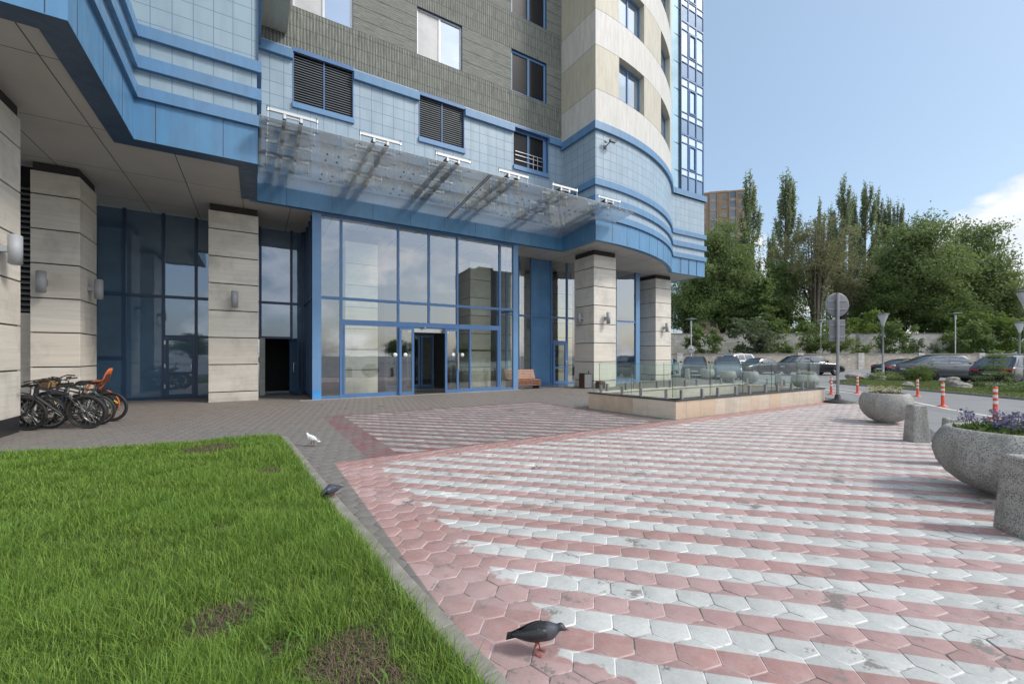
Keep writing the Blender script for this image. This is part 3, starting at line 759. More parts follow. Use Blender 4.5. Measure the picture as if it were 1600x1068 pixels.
# glazed strip and bay at the far end
b_ = MB(); b_.face([(21.9, 16.98, 12.0), (22.86, 17.04, 12.0), (22.86, 17.04, 36), (21.9, 16.98, 36)]); b_.build('glass_strip', M['tealglass'], TW)
b_ = MB()
for k in range(14): b_.box(21.95, 22.86, 17.0, 17.03, 13.2+1.7*k, 13.23+1.7*k)
b_.box(22.84, 22.92, 16.93, 17.1, 12, 36)
b_.build('mullion', M['frame_dark'], TW)
for k in range(7):
    z = 12.05+3.6*k
    window((22.9, 17.0), (25.3, 17.0), z, z+3.6, 0, [.34, .67], [[M['spandrel'], M['transom'], M['towerglass'], M['transom']]]*3, fw=.06, fm=M['frame'], hb=(z+.98, z+1.40, z+3.05), depth=.09)
    b_ = MB(); L0, L1 = 22.9+2.4*.34+.05, 22.9+2.4*.67-.05
    for bx in ((L0, L0+.07, z+1.46, z+2.99), (L1-.07, L1, z+1.46, z+2.99), (L0+.07, L1-.07, z+1.46, z+1.53), (L0+.07, L1-.07, z+2.92, z+2.99)):
        b_.box(bx[0], bx[1], 16.975, 17.05, bx[2], bx[3])
    if k == 2: pass
    b_.build('casement', M['frame'], TW)
b_ = MB(); b_.box(22.3, 25.42, 16.9, 17.2, 11.70, 12.05); b_.build('band', M['blue_band'], TW)
b_ = MB(); b_.face([(25.3, 17.0, 6.77), (25.3, 30, 6.77), (25.3, 30, 36), (25.3, 17, 36)]); b_.build('side_wall', M['white_panel'], TW)
b_ = MB()
roof = [(-14, 9.15), (-2.5, 9.15), (-2.5, 13.3), (.03, 13.3), (.03, 16.42), (13.0, 16.42)]+ARC+[(25.3, 17.0), (25.3, 30), (-14, 30)]
b_.face([(x, y, 36) for x, y in roof]); b_.build('roof', M['soffit'], TW)
# soffit with its dark blue rim
sof = offset(PATH_ALL[:-1], -.02)+[(25.28, 30), (-14, 30)]
b_ = MB(); b_.face([(x, y, 6.79) for x, y in sof][::-1]); b_.build('soffit', M['soffit'], TW)
b_ = MB(); ledge(b_, PATH_LEFT, -.42, .02, 6.764, up=False); b_.build('soffit_rim', blue_panel('dark_blue_soffit_rim', (.03, .075, .15)), TW)
b_ = MB(); ledge(b_, PATH_MAIN, -.06, .02, 6.764, up=False); b_.build('soffit_rim', M['frame_dark'], TW)
# stone pillars: blocks with dark joints between
def pillar(u0, u1, v0, v1, top=6.56, plinth=None):
    b_ = MB(); zs = [0, .34, 1.285, 2.215, 3.145, 4.075, 5.0, 5.93, top]
    if plinth: zs = [plinth]+zs[2:] if plinth > .5 else [plinth]+zs[2:]
    for i, (a, c) in enumerate(zip(zs, zs[1:])):
        b_.box(u0, u1, v0, v1, a+(.0 if i == 0 else .016), c-.016)
    p = b_.build('pillar', M['stone'], TW, bevel=.008, seg=2)
    k = MB(); k.box(u0+.035, u1-.035, v0+.035, v1-.035, 0, 6.78); k.build('pillar_core', M['groove'], p)
    if plinth:
        k = MB(); k.box(u0+.01, u1-.01, v0+.01, v1-.01, -.02, plinth); k.build('plinth', M['plinth'], p)
pillar(-1.35, .1, 17.5, 18.95); pillar(-5.1, -4.15, 16.2, 17.65); pillar(14.16, 15.65, 15.42, 16.9); pillar(21.9, 23.4, 18.1, 19.6)
pillar(-6.6, -4.2, 10.4, 12.9, plinth=.34)
# wall with a tall dark louvre between the two left pillars
b_ = MB(); b_.box(-9, -5.12, 16.6, 16.9, 0, 2.75); b_.box(-9, -6.4, 16.6, 16.9, 2.75, 6.78); b_.build('wall', M['stone'], TW)
b_ = MB(); b_.box(-6.4, -6.34, 16.62, 16.8, 2.75, 6.3); b_.box(-5.18, -5.12, 16.62, 16.8, 2.75, 6.3); lv = b_.build('louvre', M['dark_steel'], TW)
b_ = MB(); z = 2.8
while z < 6.2:
    b_.hexa([(-6.34, 16.62, z), (-5.18, 16.62, z), (-5.18, 16.72, z+.06), (-6.34, 16.72, z+.06), (-6.34, 16.62, z+.05), (-5.18, 16.62, z+.05), (-5.18, 16.72, z+.11), (-6.34, 16.72, z+.11)]); z += .15
b_.build('slat', M['lampdark'], lv)
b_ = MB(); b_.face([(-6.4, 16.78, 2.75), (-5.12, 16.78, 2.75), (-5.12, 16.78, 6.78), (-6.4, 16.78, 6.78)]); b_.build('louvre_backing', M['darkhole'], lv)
# generic curtain glazing: frame mesh with panes below it
def glazing(pA, pB, z0, z1, xs, cells, fm, fw=.08, depth=.12, hb=(), name='glazing'):
    """xs: upright positions; cells: (x0, x1, zlow, zhigh, material)"""
    A, B = Vector(pA), Vector(pB); L = (B-A).length; t_ = (B-A)/L; n_ = Vector((t_.y, -t_.x))
    f = MB()
    for x, w_, lo, hi, mi in xs: f.lbox(A, t_, x-w_/2, x+w_/2, -depth, .02 if w_ > .15 else 0, lo, hi, mi)
    for x0, x1, z, h_, mi in hb: f.lbox(A, t_, x0, x1, -depth+.006, -.006, z-h_/2, z+h_/2, mi)
    fo = f.build(name, fm, TW)
    for x0, x1, lo, hi, mm in cells:
        p = MB(); P = lambda s, z: (A.x+t_.x*s-n_.x*depth*.5, A.y+t_.y*s-n_.y*depth*.5, z)
        p.face([P(x0, lo), P(x1, lo), P(x1, hi), P(x0, hi)]); p.build('pane' if mm not in (M['navypanel'], M['bluepanel']) else 'panel', mm, fo)
    return fo
def door(pA, t_, w_, z0, z1, fm, gm, rail=None, handle=.85, bar=True, fw=.09, name='door', hinge_side=None):
    A = Vector(pA); t_ = Vector(t_).normalized(); n_ = Vector((t_.y, -t_.x)); f = MB()
    f.lbox(A, t_, 0, fw, -.05, .02, z0, z1); f.lbox(A, t_, w_-fw, w_, -.05, .02, z0, z1)
    f.lbox(A, t_, fw, w_-fw, -.05, .02, z0, z0+fw*1.2); f.lbox(A, t_, fw, w_-fw, -.05, .02, z1-fw, z1)
    if rail: f.lbox(A, t_, fw, w_-fw, -.048, .018, rail-.04, rail+.04)
    d = f.build(name, fm, TW)
    p = MB(); P = lambda s, z: (A.x+t_.x*s-n_.x*.015, A.y+t_.y*s-n_.y*.015, z)
    p.face([P(fw*.5, z0), P(w_-fw*.5, z0), P(w_-fw*.5, z1), P(fw*.5, z1)]); p.build('pane', gm, d)
    if bar:
        s = handle*w_; h = MB(); Q = lambda dd, z: (A.x+t_.x*s+n_.x*dd, A.y+t_.y*s+n_.y*dd, z)
        h.tube([Q(.02, .95), Q(.075, .95), Q(.085, .97), Q(.085, 1.28), Q(.075, 1.30), Q(.02, 1.30)], .013, 8); h.build('handle', M['steel'], d)
    return d
G = M['glass']
# entrance box: front wall
xs = [(.15, .30, 0, 6.79, 1), (8.62, .26, 0, 6.79, 1), (.98, .09, 0, 6.79, 0), (3.12, .08, 2.9, 6.79, 0), (4.40, .08, 2.93, 6.79, 0), (5.68, .08, 2.9, 6.79, 0), (7.79, .09, 0, 6.79, 0),
      (8.12, .0001, 0, .01, 0)]
hb = [(.30, .94, 3.72, .10, 0), (1.02, 7.75, 3.72, .10, 0), (7.83, 8.49, 3.72, .10, 0), (1.02, 7.75, 2.84, .20, 0), (.3, .94, .05, .12, 0), (7.83, 8.49, .05, .12, 0), (1.02, 3.08, .08, .16, 0), (5.72, 7.75, .08, .16, 0), (.3, 8.49, 6.74, .09, 0)]
cells = []
for a, c in ((.98, 3.12), (3.12, 4.40), (4.40, 5.68), (5.68, 7.79)): cells += [(a, c, 2.9, 3.72, G), (a, c, 3.72, 6.76, G)]
for a, c in ((.3, .98), (7.79, 8.5)): cells += [(a, c, .05, 3.72, G), (a, c, 3.72, 6.76, G)]
cells += [(1.02, 3.1, .1, 2.76, G), (5.7, 7.76, .1, 2.76, G)]
xs += [(3.12, .09, 0, 2.75, 0), (5.68, .09, 0, 2.75, 0), (6.29, .07, .16, 2.75, 0), (1.08, .06, .16, 2.75, 0), (7.69, .06, .16, 2.75, 0)]
ef = glazing((1.75, 16.6), (10.5, 16.6), 0, 6.79, xs, cells, [M['frame'], M['frame_light']], hb=hb)
b_ = MB(); b_.box(1.78, 2.03, 16.575, 16.60, .0, .36); b_.build('repainted_patch', simple('bright_blue_patch', (.06, .27, .62), .45), ef)
b_ = MB(); b_.box(1.35, 10.6, 16.42, 16.58, -.01, .018); b_.build('threshold', simple('threshold_stone', (.30, .28, .25), .7), TW)
d1 = door((4.88, 16.52), (1, 0), .60, .03, 2.72, M['frame'], G, bar=False, name='sliding_door'); d2 = door((6.82, 16.52), (1, 0), .62, .03, 2.72, M['frame'], G, bar=False, name='sliding_door')
def disc(u_, v_, parent):
    k = MB(); k.lathe([(0, .004), (.085, .004), (.085, -.004), (0, -.004)], (u_, v_, 1.62), 20, M=Matrix.Rotation(R_(90), 4, 'X')); k.build('door_sticker', M['disc'], parent)
disc(4.72, 16.53, ef); disc(5.12, 16.50, d1); disc(7.18, 16.50, d2); disc(7.62, 16.53, ef)
b_ = MB(); b_.box(7.35, 7.41, 16.40, 16.5, 1.0, 1.7); b_.build('handle', M['steel'], d2)
b_ = MB(); b_.lathe([(0, 0), (.05, 0), (.05, -.05), (.03, -.08), (0, -.09)], (5.95, 16.55, 2.76), 16); b_.build('door_sensor', M['lampgrey'], ef)
b_ = MB(); b_.box(5.3, 7.1, 16.75, 16.95, 2.55, 2.72); b_.build('door_drive', M['steel'], TW)
# side walls of the box, mullioned
glazing((1.75, 19.7), (1.75, 16.62), 0, 6.79, [(.06, .12, 0, 6.79, 0), (.9, .08, 0, 6.79, 0), (1.75, .08, 0, 6.79, 0), (2.5, .08, 0, 6.79, 0), (3.02, .08, 0, 6.79, 0)],
        [(.06, 3.05, .1, 3.7, M['navypanel']), (.06, 3.05, 3.7, 6.76, M['navyglass'])], [M['frame_dark']], hb=[(.1, 3.0, 3.72, .1, 0), (.1, 3.0, .06, .12, 0)])
glazing((10.5, 16.62), (10.5, 18.5), 0, 6.79, [(.9, .08, 0, 6.79, 0), (1.84, .08, 0, 6.79, 0)], [(0, 1.84, .05, 3.7, G), (0, 1.84, 3.7, 6.76, G)], [M['frame']], hb=[(0, 1.8, 3.72, .1, 0)])
# left recess: navy glazing with a closed door, and an open service door
NG, NP = M['navyglass'], M['navypanel']
xs = [(x+5.2, .09, 0, 6.79, 0) for x in (-5.15, -3.93, -2.86, -1.90, -1.1, 1.29, 1.70)]+[(.18+5.2, .09, 2.3, 6.79, 0)]
cells = [(.05, 1.27, .05, 1.5, NP), (.05, 1.27, 1.5, 3.75, NG), (.05, 1.27, 3.75, 6.76, NG), (1.27, 2.34, .05, 3.75, NP), (1.27, 2.34, 3.75, 6.76, NG), (2.34, 3.3, 2.3, 3.75, NG), (2.34, 3.3, 3.75, 6.76, NG),
         (3.3, 5.0, .05, 2.3, NG), (3.3, 5.4, 2.3, 3.75, NG), (3.3, 5.4, 3.75, 6.76, NG), (5.4, 6.5, 2.35, 3.75, NG), (5.4, 6.5, 3.75, 6.76, NG), (6.5, 6.9, .05, 6.76, NP)]
hb = [(.1, 6.85, 3.75, .10, 0), (2.34, 5.4, 2.30, .09, 0), (5.4, 6.5, 2.33, .09, 0), (.1, 1.2, 1.52, .12, 0), (.1, 5.0, .05, .10, 0)]
glazing((-5.2, 19.7), (1.75, 19.7), 0, 6.79, xs, cells, [M['frame_dark']], hb=hb)
d = door((-2.80, 19.69), (1, 0), .88, .05, 2.25, M['frame_dark'], NG, rail=.95, handle=.88, fw=.10)
b_ = MB()
for z in (.4, 1.15, 2.0): b_.box(-2.83, -2.79, 19.66, 19.69, z, z+.14)
b_.build('hinge', M['steel'], d)
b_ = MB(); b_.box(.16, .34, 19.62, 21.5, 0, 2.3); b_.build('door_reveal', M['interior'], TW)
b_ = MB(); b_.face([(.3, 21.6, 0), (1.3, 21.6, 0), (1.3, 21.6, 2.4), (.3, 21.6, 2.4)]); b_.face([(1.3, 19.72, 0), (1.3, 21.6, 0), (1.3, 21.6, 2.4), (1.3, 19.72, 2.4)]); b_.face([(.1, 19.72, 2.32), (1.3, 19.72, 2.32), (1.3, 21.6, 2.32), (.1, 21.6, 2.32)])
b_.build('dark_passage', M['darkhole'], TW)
d = door((1.22, 19.62), (.22, -1), .95, .03, 2.28, M['frame_dark'], NP, handle=.85, fw=.10, name='open_door')
# right recess: glazing, pale blue panel, glass door
xs = [(x-10.5, .09, 0, 7, 0) for x in (11.75, 12.57, 15.0, 17.0)]+[(13.90-10.5, .10, 0, 7, 0)]
cells = [(.05, 2.07, .05, 3.7, G), (.05, 2.07, 3.7, 6.76, G), (2.07, 3.4, .05, 3.7, M['bluepanel']), (2.07, 3.4, 3.7, 6.76, M['bluepanel']), (3.4, 4.5, 2.36, 3.7, G), (3.4, 4.5, 3.7, 6.76, G), (4.5, 6.5, .05, 3.7, G), (4.5, 6.5, 3.7, 6.76, G)]
hb = [(.05, 6.5, 3.70, .09, 0), (3.45, 4.45, 2.36, .10, 0), (.05, 6.5, .05, .10, 0)]
glazing((10.5, 18.5), (17.0, 18.5), 0, 7, xs, cells, [M['frame']], hb=hb)
door((13.97, 18.47), (1, 0), .95, .03, 2.30, M['frame'], M['glass_plain'], rail=.92, handle=.93, fw=.13)
xs = [(1.7, .09, 0, 6.79, 0), (3.57, .34, 0, 6.79, 1), (.0, .09, 0, 6.79, 0)]
glazing((17.0, 18.4), (20.75, 18.4), 0, 6.79, xs, [(0, 3.4, .05, 3.7, G), (0, 3.4, 3.7, 6.76, G)], [M['frame'], M['frame_light']], hb=[(0, 3.4, 3.7, .08, 0), (0, 3.4, .06, .12, 0)])
b_ = MB(); b_.box(20.6, 20.75, 18.42, 27, 0, 6.79); b_.build('wall', M['bluepanel'], TW)
# lobby seen through the glass
b_ = MB(); b_.face([(1.8, 16.65, .006), (20.7, 16.65, .006), (20.7, 27, .006), (1.8, 27, .006)]); b_.build('lobby_floor', M['lobbyfloor'], TW)
b_ = MB(); b_.face([(1.7, 27, 0), (20.7, 27, 0), (20.7, 27, 6.8), (1.7, 27, 6.8)]); b_.face([(1.82, 19.75, 0), (1.82, 27, 0), (1.82, 27, 6.8), (1.82, 19.75, 6.8)]); b_.build('lobby_wall', M['interior'], TW)
def lobby_pillar(u0, u1, v0, v1):
    b_ = MB()
    for z in (0, 1.0, 1.8, 2.7, 3.6, 4.5, 5.4): b_.box(u0, u1, v0, v1, z+.015, min(z+.9 if z else 1.0, 6.75)-.015)
    p = b_.build('lobby_pillar', M['lobbystone'], TW); k = MB(); k.box(u0+.03, u1-.03, v0+.03, v1-.03, 0, 6.78); k.build('pillar_core', M['groove'], p)
lobby_pillar(3.15, 4.45, 18.2, 19.5); lobby_pillar(9.15, 10.3, 18.9, 20.2); lobby_pillar(15.9, 17.0, 20.5, 21.6); lobby_pillar(11.6, 12.6, 19.6, 20.6)
b_ = MB(); b_.box(4.9, 7.9, 20.4, 20.5, 2.9, 6.79); b_.box(4.9, 7.9, 20.4, 20.5, 2.6, 2.9); b_.box(4.8, 4.9, 18.4, 20.5, 0, 6.79); b_.box(7.85, 7.95, 18.4, 20.5, 0, 6.79); b_.build('lobby_partition', M['interior_dark'], TW)
for u_ in (5.35, 6.05, 6.4, 7.1):
    dd = door((u_, 20.38), (1, 0), .66, .02, 2.6, M['frame'], M['glass_plain'], bar=False, name='sliding_door')
disc(6.0, 20.34, dd); disc(6.5, 20.34, dd)
b_ = MB(); b_.box(5.2, 7.3, 20.9, 24, 0.01, 2.9); b_.build('lobby_counter', M['interior_dark'], TW)
b_ = MB(); b_.box(4.95, 7.8, 16.7, 18.2, .012, .022); b_.build('door_mat', simple('dark_door_mat', (.04, .038, .036), .95), TW)
b_ = MB(); b_.box(11.0, 12.0, 21, 21.8, .01, .95); b_.build('reception_desk', simple('pale_desk', (.42, .42, .36), .5), TW)
# ------------------------------------------------------------------ glass entrance canopy
CN = empty('glass_canopy', (6.6, 16.4, 7.35), label='frosted glass canopy on white steel cross bars above the entrance', cat='canopy')
def cz(v_): return 7.36+(16.42-v_)*.115
def canopy_glass():
    m, t, b = mat('dusty_canopy_glass'); t.nt.nodes.remove(b); p = t.pos()
    tr = t.n('ShaderNodeBsdfTransparent'); tr.inputs[0].default_value = (.84, .88, .90, 1)
    df = t.n('ShaderNodeBsdfDiffuse'); t.put(df.inputs[0], t.mix(t.step(t.noise(t.scale(p, (1.2, .35, 1)), .9, 2, .5), .35, .7), (.42, .42, .41), (.30, .285, .255)))
    tl = t.n('ShaderNodeBsdfTranslucent'); t.put(tl.inputs[0], t.mix(t.step(t.noise(p, .5, 2, .5), .4, .7), (.74, .77, .79), (.54, .52, .47)))
    gl = t.n('ShaderNodeBsdfGlossy'); gl.inputs['Roughness'].default_value = .03; gl.inputs[0].default_value = (.9, .95, 1, 1)
    d_ = t.n('ShaderNodeMixShader'); d_.inputs[0].default_value = .55; t.nt.links.new(df.outputs[0], d_.inputs[1]); t.nt.links.new(tl.outputs[0], d_.inputs[2])
    m1 = t.n('ShaderNodeMixShader'); t.put(m1.inputs[0], t.m('MULTIPLY_ADD', t.step(t.noise(t.scale(p, (.8, .4, 1)), .8, 3, .5), .35, .7), .22, .28)); t.nt.links.new(tr.outputs[0], m1.inputs[1]); t.nt.links.new(d_.outputs[0], m1.inputs[2])
    lw = t.n('ShaderNodeLayerWeight'); lw.inputs[0].default_value = .5
    m2 = t.n('ShaderNodeMixShader'); t.put(m2.inputs[0], t.m('MULTIPLY_ADD', t.m('POWER', lw.outputs['Facing'], 3), .55, .16, clamp=True))
    t.nt.links.new(m1.outputs[0], m2.inputs[1]); t.nt.links.new(gl.outputs[0], m2.inputs[2]); t.nt.links.new(m2.outputs[0], t.nt.nodes['Material Output'].inputs[0])
    return m
M['canopy'] = canopy_glass()
VF = 12.62
rows = [(VF, 13.86), (13.875, 15.13), (15.145, 16.40)]
XC = [.08, 2.02, 4.36, 6.88, 9.02, 11.36, 14.05]
for r0, r1 in rows:
    for i in range(6):
        x0, x1 = XC[i]+.006, XC[i+1]-.006
        if i == 5 and r1 > 14: x1 = min(x1, 12.9)
        mbx = MB()
        y1 = r1
        if i == 5 and r0 < 13.9 and r1 < 14: pass
        mbx.hexa([(x0, r0, cz(r0)), (x1, r0, cz(r0)), (x1, y1, cz(y1)), (x0, y1, cz(y1)), (x0, r0, cz(r0)+.018), (x1, r0, cz(r0)+.018), (x1, y1, cz(y1)+.018), (x0, y1, cz(y1)+.018)])
        mbx.build('glass_panel', M['canopy'], CN)
for k in range(6):
    xc = .875+2.335*k
    bm_ = MB()
    if k < 6:
        vend = 16.42 if xc < 12.8 else 14.04
        for s in (-.20, .20):
            if xc+s > 12.85: continue
            bm_.hexa([(xc+s-.04, VF+.15, cz(VF)+.12), (xc+s+.04, VF+.15, cz(VF)+.12), (xc+s+.04, 16.42, cz(16.4)+.30), (xc+s-.04, 16.42, cz(16.4)+.30),
                      (xc+s-.04, VF+.15, cz(VF)+.24), (xc+s+.04, VF+.15, cz(VF)+.24), (xc+s+.04, 16.42, cz(16.4)+.60), (xc+s-.04, 16.42, cz(16.4)+.60)])
        if xc+.2 > 12.85: bm_.hexa([(xc-.05, VF+.15, cz(VF)+.12), (xc+.03, VF+.15, cz(VF)+.12), (xc+.03, 14.1, cz(14)+.2), (xc-.05, 14.1, cz(14)+.2), (xc-.05, VF+.15, cz(VF)+.24), (xc+.03, VF+.15, cz(VF)+.24), (xc+.03, 14.1, cz(14)+.4), (xc-.05, 14.1, cz(14)+.4)])
        bm_.build('canopy_beam', simple('grimy_steel_beam', (.07, .065, .06), .6, .2, dirt=.4) if k == 0 else bpy.data.materials['grimy_steel_beam'], CN)
    for j, v_ in enumerate((VF+.12, VF+.78, 14.25, 15.05)):
        if xc > 12 and v_ > 13.9: continue
        z = cz(v_)
        b_ = MB(); b_.box(xc-.56, xc+.56, v_-.035, v_+.035, z+.25, z+.33)
        for s in (-.20, .20): b_.box(xc+s-.035, xc+s+.035, v_-.03, v_+.03, z+.13, z+.25)
        b_.box(xc-.2, xc+.2, v_-.025, v_+.025, z+.17, z+.20)
        br = b_.build('cross_bar', M['steel_white'], CN, bevel=.006)
        for s in (-.59, .59):
            b_ = MB(); b_.tube([(xc+s, v_, z-.012), (xc+s, v_, z+.36)], .016, 8); b_.lathe([(0, 0), (.034, 0), (.034, -.03), (0, -.035)], (xc+s, v_, z+.0), 12)
            b_.lathe([(.032, .24), (.032, .38), (0, .385)], (xc+s, v_, z), 12); b_.build('glass_fixing', M['steel'] if s < 0 else M['steel'], br)
b_ = MB()
for i in range(1, 6):
    for r in (13.7, 14.05, 14.95, 15.3):
        for s in (-.16, .16):
            if XC[i]+s < 12.85: b_.lathe([(0, -.02), (.03, -.02), (.03, 0), (0, 0)], (XC[i]+s, r, cz(r)), 10)
b_.build('glass_fixing', M['dark_steel'], CN)
b_ = MB()
for s in (-.05, .03): b_.hexa([(6.88+s, VF, cz(VF)-.03), (6.90+s, VF, cz(VF)-.03), (6.90+s, 16.4, cz(16.4)-.03), (6.88+s, 16.4, cz(16.4)-.03), (6.88+s, VF, cz(VF)-.002), (6.90+s, VF, cz(VF)-.002), (6.90+s, 16.4, cz(16.4)-.002), (6.88+s, 16.4, cz(16.4)-.002)])
b_.build('joint_profile', simple('brown_joint_profile', (.12, .085, .055), .5), CN)
# ------------------------------------------------------------------ wall lamps and the camera on the bay
def wall_lamp(label, base, rz, dark=False, prev=[]):
    if not prev:
        r = empty('wall_lamp', (0, 0, 0))
        b_ = MB(); b_.lathe([(0, -.29), (.075, -.29), (.085, -.275), (.085, -.27), (.1, -.27), (.1, .27), (.085, .27), (.085, .275), (.075, .29), (0, .29)], (0, -.23, 0), 24); b_.build('lamp_body', M['lampgrey'], r, local=True)
        b_ = MB(); b_.box(-.05, .05, -.16, .0, -.06, .06); b_.box(-.07, .07, -.02, .0, -.09, .09); b_.build('bracket', M['lampgrey'], r, local=True, bevel=.006)
        prev.append(r)
    else: r = copy_tree(prev[0])
    r.location = base; r.rotation_euler.z = rz
    return tag(r, label, 'wall lamp', 'cylindrical wall lamps on the stone pillars')
wall_lamp('large grey cylinder lamp on the nearest pillar at the left edge', (-4.2, 11.98, 3.65), R_(90))
wall_lamp('grey cylinder lamp on the front face of the pillar behind the bicycles', (-4.83, 16.2, 3.55), 0)
wall_lamp('grey cylinder lamp on the side of the pillar behind the bicycles, facing the entrance', (-4.15, 16.86, 3.54), R_(90))
wall_lamp('grey cylinder lamp on the pillar beside the open service door', (-.6, 17.5, 3.53), 0)
wall_lamp('silver cylinder lamp on the shaded face of the pillar above the litter bin', (14.16, 16.24, 3.48), R_(-90))
wall_lamp('grey cylinder lamp on the lit front face of the pillar above the glass balustrade', (14.9, 15.42, 3.45), 0)
wall_lamp('grey cylinder lamp on the farthest stone pillar by the car park', (22.7, 18.1, 3.4), 0)
sc = empty('security_camera', (13.55, 14.05, 11.05), label='small security camera on a bracket high on the rounded blue tiled bay', cat='camera')
b_ = MB(); b_.box(-.07, .07, -.05, 0, -.07, .07); b_.tube([(0, -.05, 0), (0, -.22, .06), (.08, -.30, .16)], .025, 8); b_.build('bracket', M['lampdark'], sc, local=True)
b_ = MB(); b_.box(.02, .36, -.36, -.24, .14, .25); b_.box(.30, .42, -.37, -.23, .235, .262); b_.build('camera_housing', M['lampdark'], sc, local=True, bevel=.015, seg=2)
b_ = MB(); b_.box(-.16, -.02, -.22, -.12, .12, .2); b_.build('junction_box', M['lampgrey'], sc, local=True, bevel=.01)
# ------------------------------------------------------------------ stone parapet with glass balustrade round the basement ramp
PO = [(8.62, 9.62), (8.92, 6.76), (16.68, 6.66)]
pp = empty('stone_parapet', (12.5, 8, 0), label='low pale limestone parapet around the ramp beside the zebra paving', cat='wall')
def along(a, c):
    a, c = Vector(a), Vector(c); d = c-a; return a, d.normalized(), d.length
for (a, c), kind in (((PO[0], PO[1]), 0), ((PO[1], PO[2]), 1)):
    A, t_, L = along(a, c); b_ = MB(); s = 0; i = 0
    wd = (.42, .55, .62, .48, .7, .52)
    while s < L-.05:
        e = min(s+wd[i % 6], L)
        if L-e < .25: e = L
        b_.lbox(A, t_, s+.0015, e-.0015, -.26+(.03 if kind else 0), 0, 0, .455); s = e; i += 1
    b_.build('stone_facing', M['stone_par'], pp, bevel=.003)
    b_ = MB(); b_.lbox(A, t_, -.02 if not kind else .03, L+.02, -.30, .025, .457, .492); b_.build('coping', M['plinth'], pp, bevel=.004)
b_ = MB(); b_.box(8.9, 16.68, 9.5, 9.75, 0, .45); b_.box(8.86, 16.7, 9.47, 9.78, .452, .485); b_.build('rear_wall', stone_mat('pale_green_stone', (.52, .50, .42)), pp)  # rear wall stone has a slightly greener tone than the front facing
b_ = MB(); b_.box(16.43, 16.68, 6.95, 9.5, 0, .45); b_.build('end_wall', M['stone_par'], pp)
b_ = MB(); b_.face([(9, 7.05, .012), (16.4, 7.05, .012), (16.4, 9.5, .012), (8.9, 9.5, .012)]); b_.build('ramp_floor', simple('dark_ramp_floor', (.12, .12, .115), .7), pp)
M['clamp'] = simple('dull_steel_clamp', (.32, .32, .32), .4, .7)
M['edge'] = simple('dark_green_glass_edge', (.03, .075, .06), .2)
gb = empty('glass_balustrade', (12.5, 8, .49), label='frameless greenish glass balustrade on short steel posts along the parapet', cat='railing')
def rail(a, c, n, off=-.14):
    A, t_, L = along(a, c); m_ = (L-.1)/n
    for i in range(n):
        s0, s1 = .05+m_*i+.012, .05+m_*(i+1)-.012
        b_ = MB(); b_.lbox(A, t_, s0, s1, off-.006, off+.006, .53, 1.36); go = b_.build('glass_panel', M['glass_rail'], gb)
        b_ = MB(); b_.lbox(A, t_, s0-.007, s0-.001, off-.006, off+.006, .53, 1.36); b_.lbox(A, t_, s0, s1, off-.004, off+.004, 1.361, 1.366); b_.build('glass_edge', M['edge'], go)
        for f_ in (.22, .78):
            s = s0+(s1-s0)*f_
            b_ = MB(); b_.lbox(A, t_, s-.022, s+.022, off-.035, off-.009, .49, .72); b_.lbox(A, t_, s-.022, s+.022, off+.009, off+.035, .49, .72); b_.lbox(A, t_, s-.05, s+.05, off-.05, off+.05, .488, .502)
            b_.build('clamp_post', M['clamp'], gb)
rail(PO[0], PO[1], 2); rail(PO[1], PO[2], 5); rail((9.0, 9.62), (16.6, 9.62), 5, 0); rail((16.55, 9.6), (16.55, 6.8), 2, 0)
# ------------------------------------------------------------------ terrazzo planters and bollards
def terrazzo():
    m, t, b = mat('exposed_aggregate_concrete'); p = t.obj()
    v = t.n('ShaderNodeTexVoronoi', feature='F1'); t.put(v.inputs['Vector'], p); v.inputs['Scale'].default_value = 105; v.inputs['Randomness'].default_value = 1
    col = t.sep(v.outputs['Color'])[0]
    stone_ = t.step(v.outputs['Distance'], .62, .42)
    base = t.mix(t.noise(p, 3, 5, .6), (.27, .262, .245), (.40, .39, .365))
    chip = t.mix(t.step(col, .34, .42), (.035, .035, .036), (.42, .41, .38))
    c = t.mix(t.m('MULTIPLY', stone_, .85), base, chip)
    zz = t.sep(p)[2]
    c = t.mix(t.m('MULTIPLY', t.step(t.noise(t.scale(p, (2, 2, .35)), 2.4, 7, .75), .42, .66), .62), c, (.14, .135, .12))
    t.put(b.inputs['Base Color'], c); b.inputs['Roughness'].default_value = .75
    t.put(b.inputs['Normal'], t.bump(t.m('ADD', stone_, t.noise(p, 140, 2)), .45, .004))
    return m
M['terrazzo'] = terrazzo()
M['planter_soil'] = simple('planter_soil', (.03, .022, .015), .95, var=.4, vs=15, bump=.6)
M['flower_leaf'] = leafy('planter_foliage', (.05, .10, .02), (.12, .19, .05), (.07, .13, .03), .3)
M['petal'] = leafy('violet_petals', (.105, .09, .21), (.18, .16, .31), (.14, .12, .26), .3)
M['petal_yellow'] = leafy('yellow_white_petals', (.45, .40, .12), (.55, .52, .40), (.5, .45, .2), .3)
M['grey_leaf'] = leafy('grey_purple_foliage', (.07, .07, .075), (.13, .13, .14), (.10, .09, .11), .2)
def leaf_quads(C, size, seed, flat=.0, aspect=.5):
    rg = np.random.default_rng(seed); n = len(C)
    a = rg.normal(0, 1, (n, 3)); a[:, 2] *= (1-flat); a /= np.linalg.norm(a, axis=1)[:, None]
    b_ = rg.normal(0, 1, (n, 3)); b_ -= (b_*a).sum(1)[:, None]*a; b_ /= np.linalg.norm(b_, axis=1)[:, None]
    s = (size*rg.uniform(.6, 1.35, n))[:, None]
    V = np.stack([C-a*s, C+b_*s*aspect-a*s*.1, C+a*s, C-b_*s*aspect-a*s*.1], 1).reshape(-1, 3)
    return V, np.arange(n*4).reshape(-1, 4)
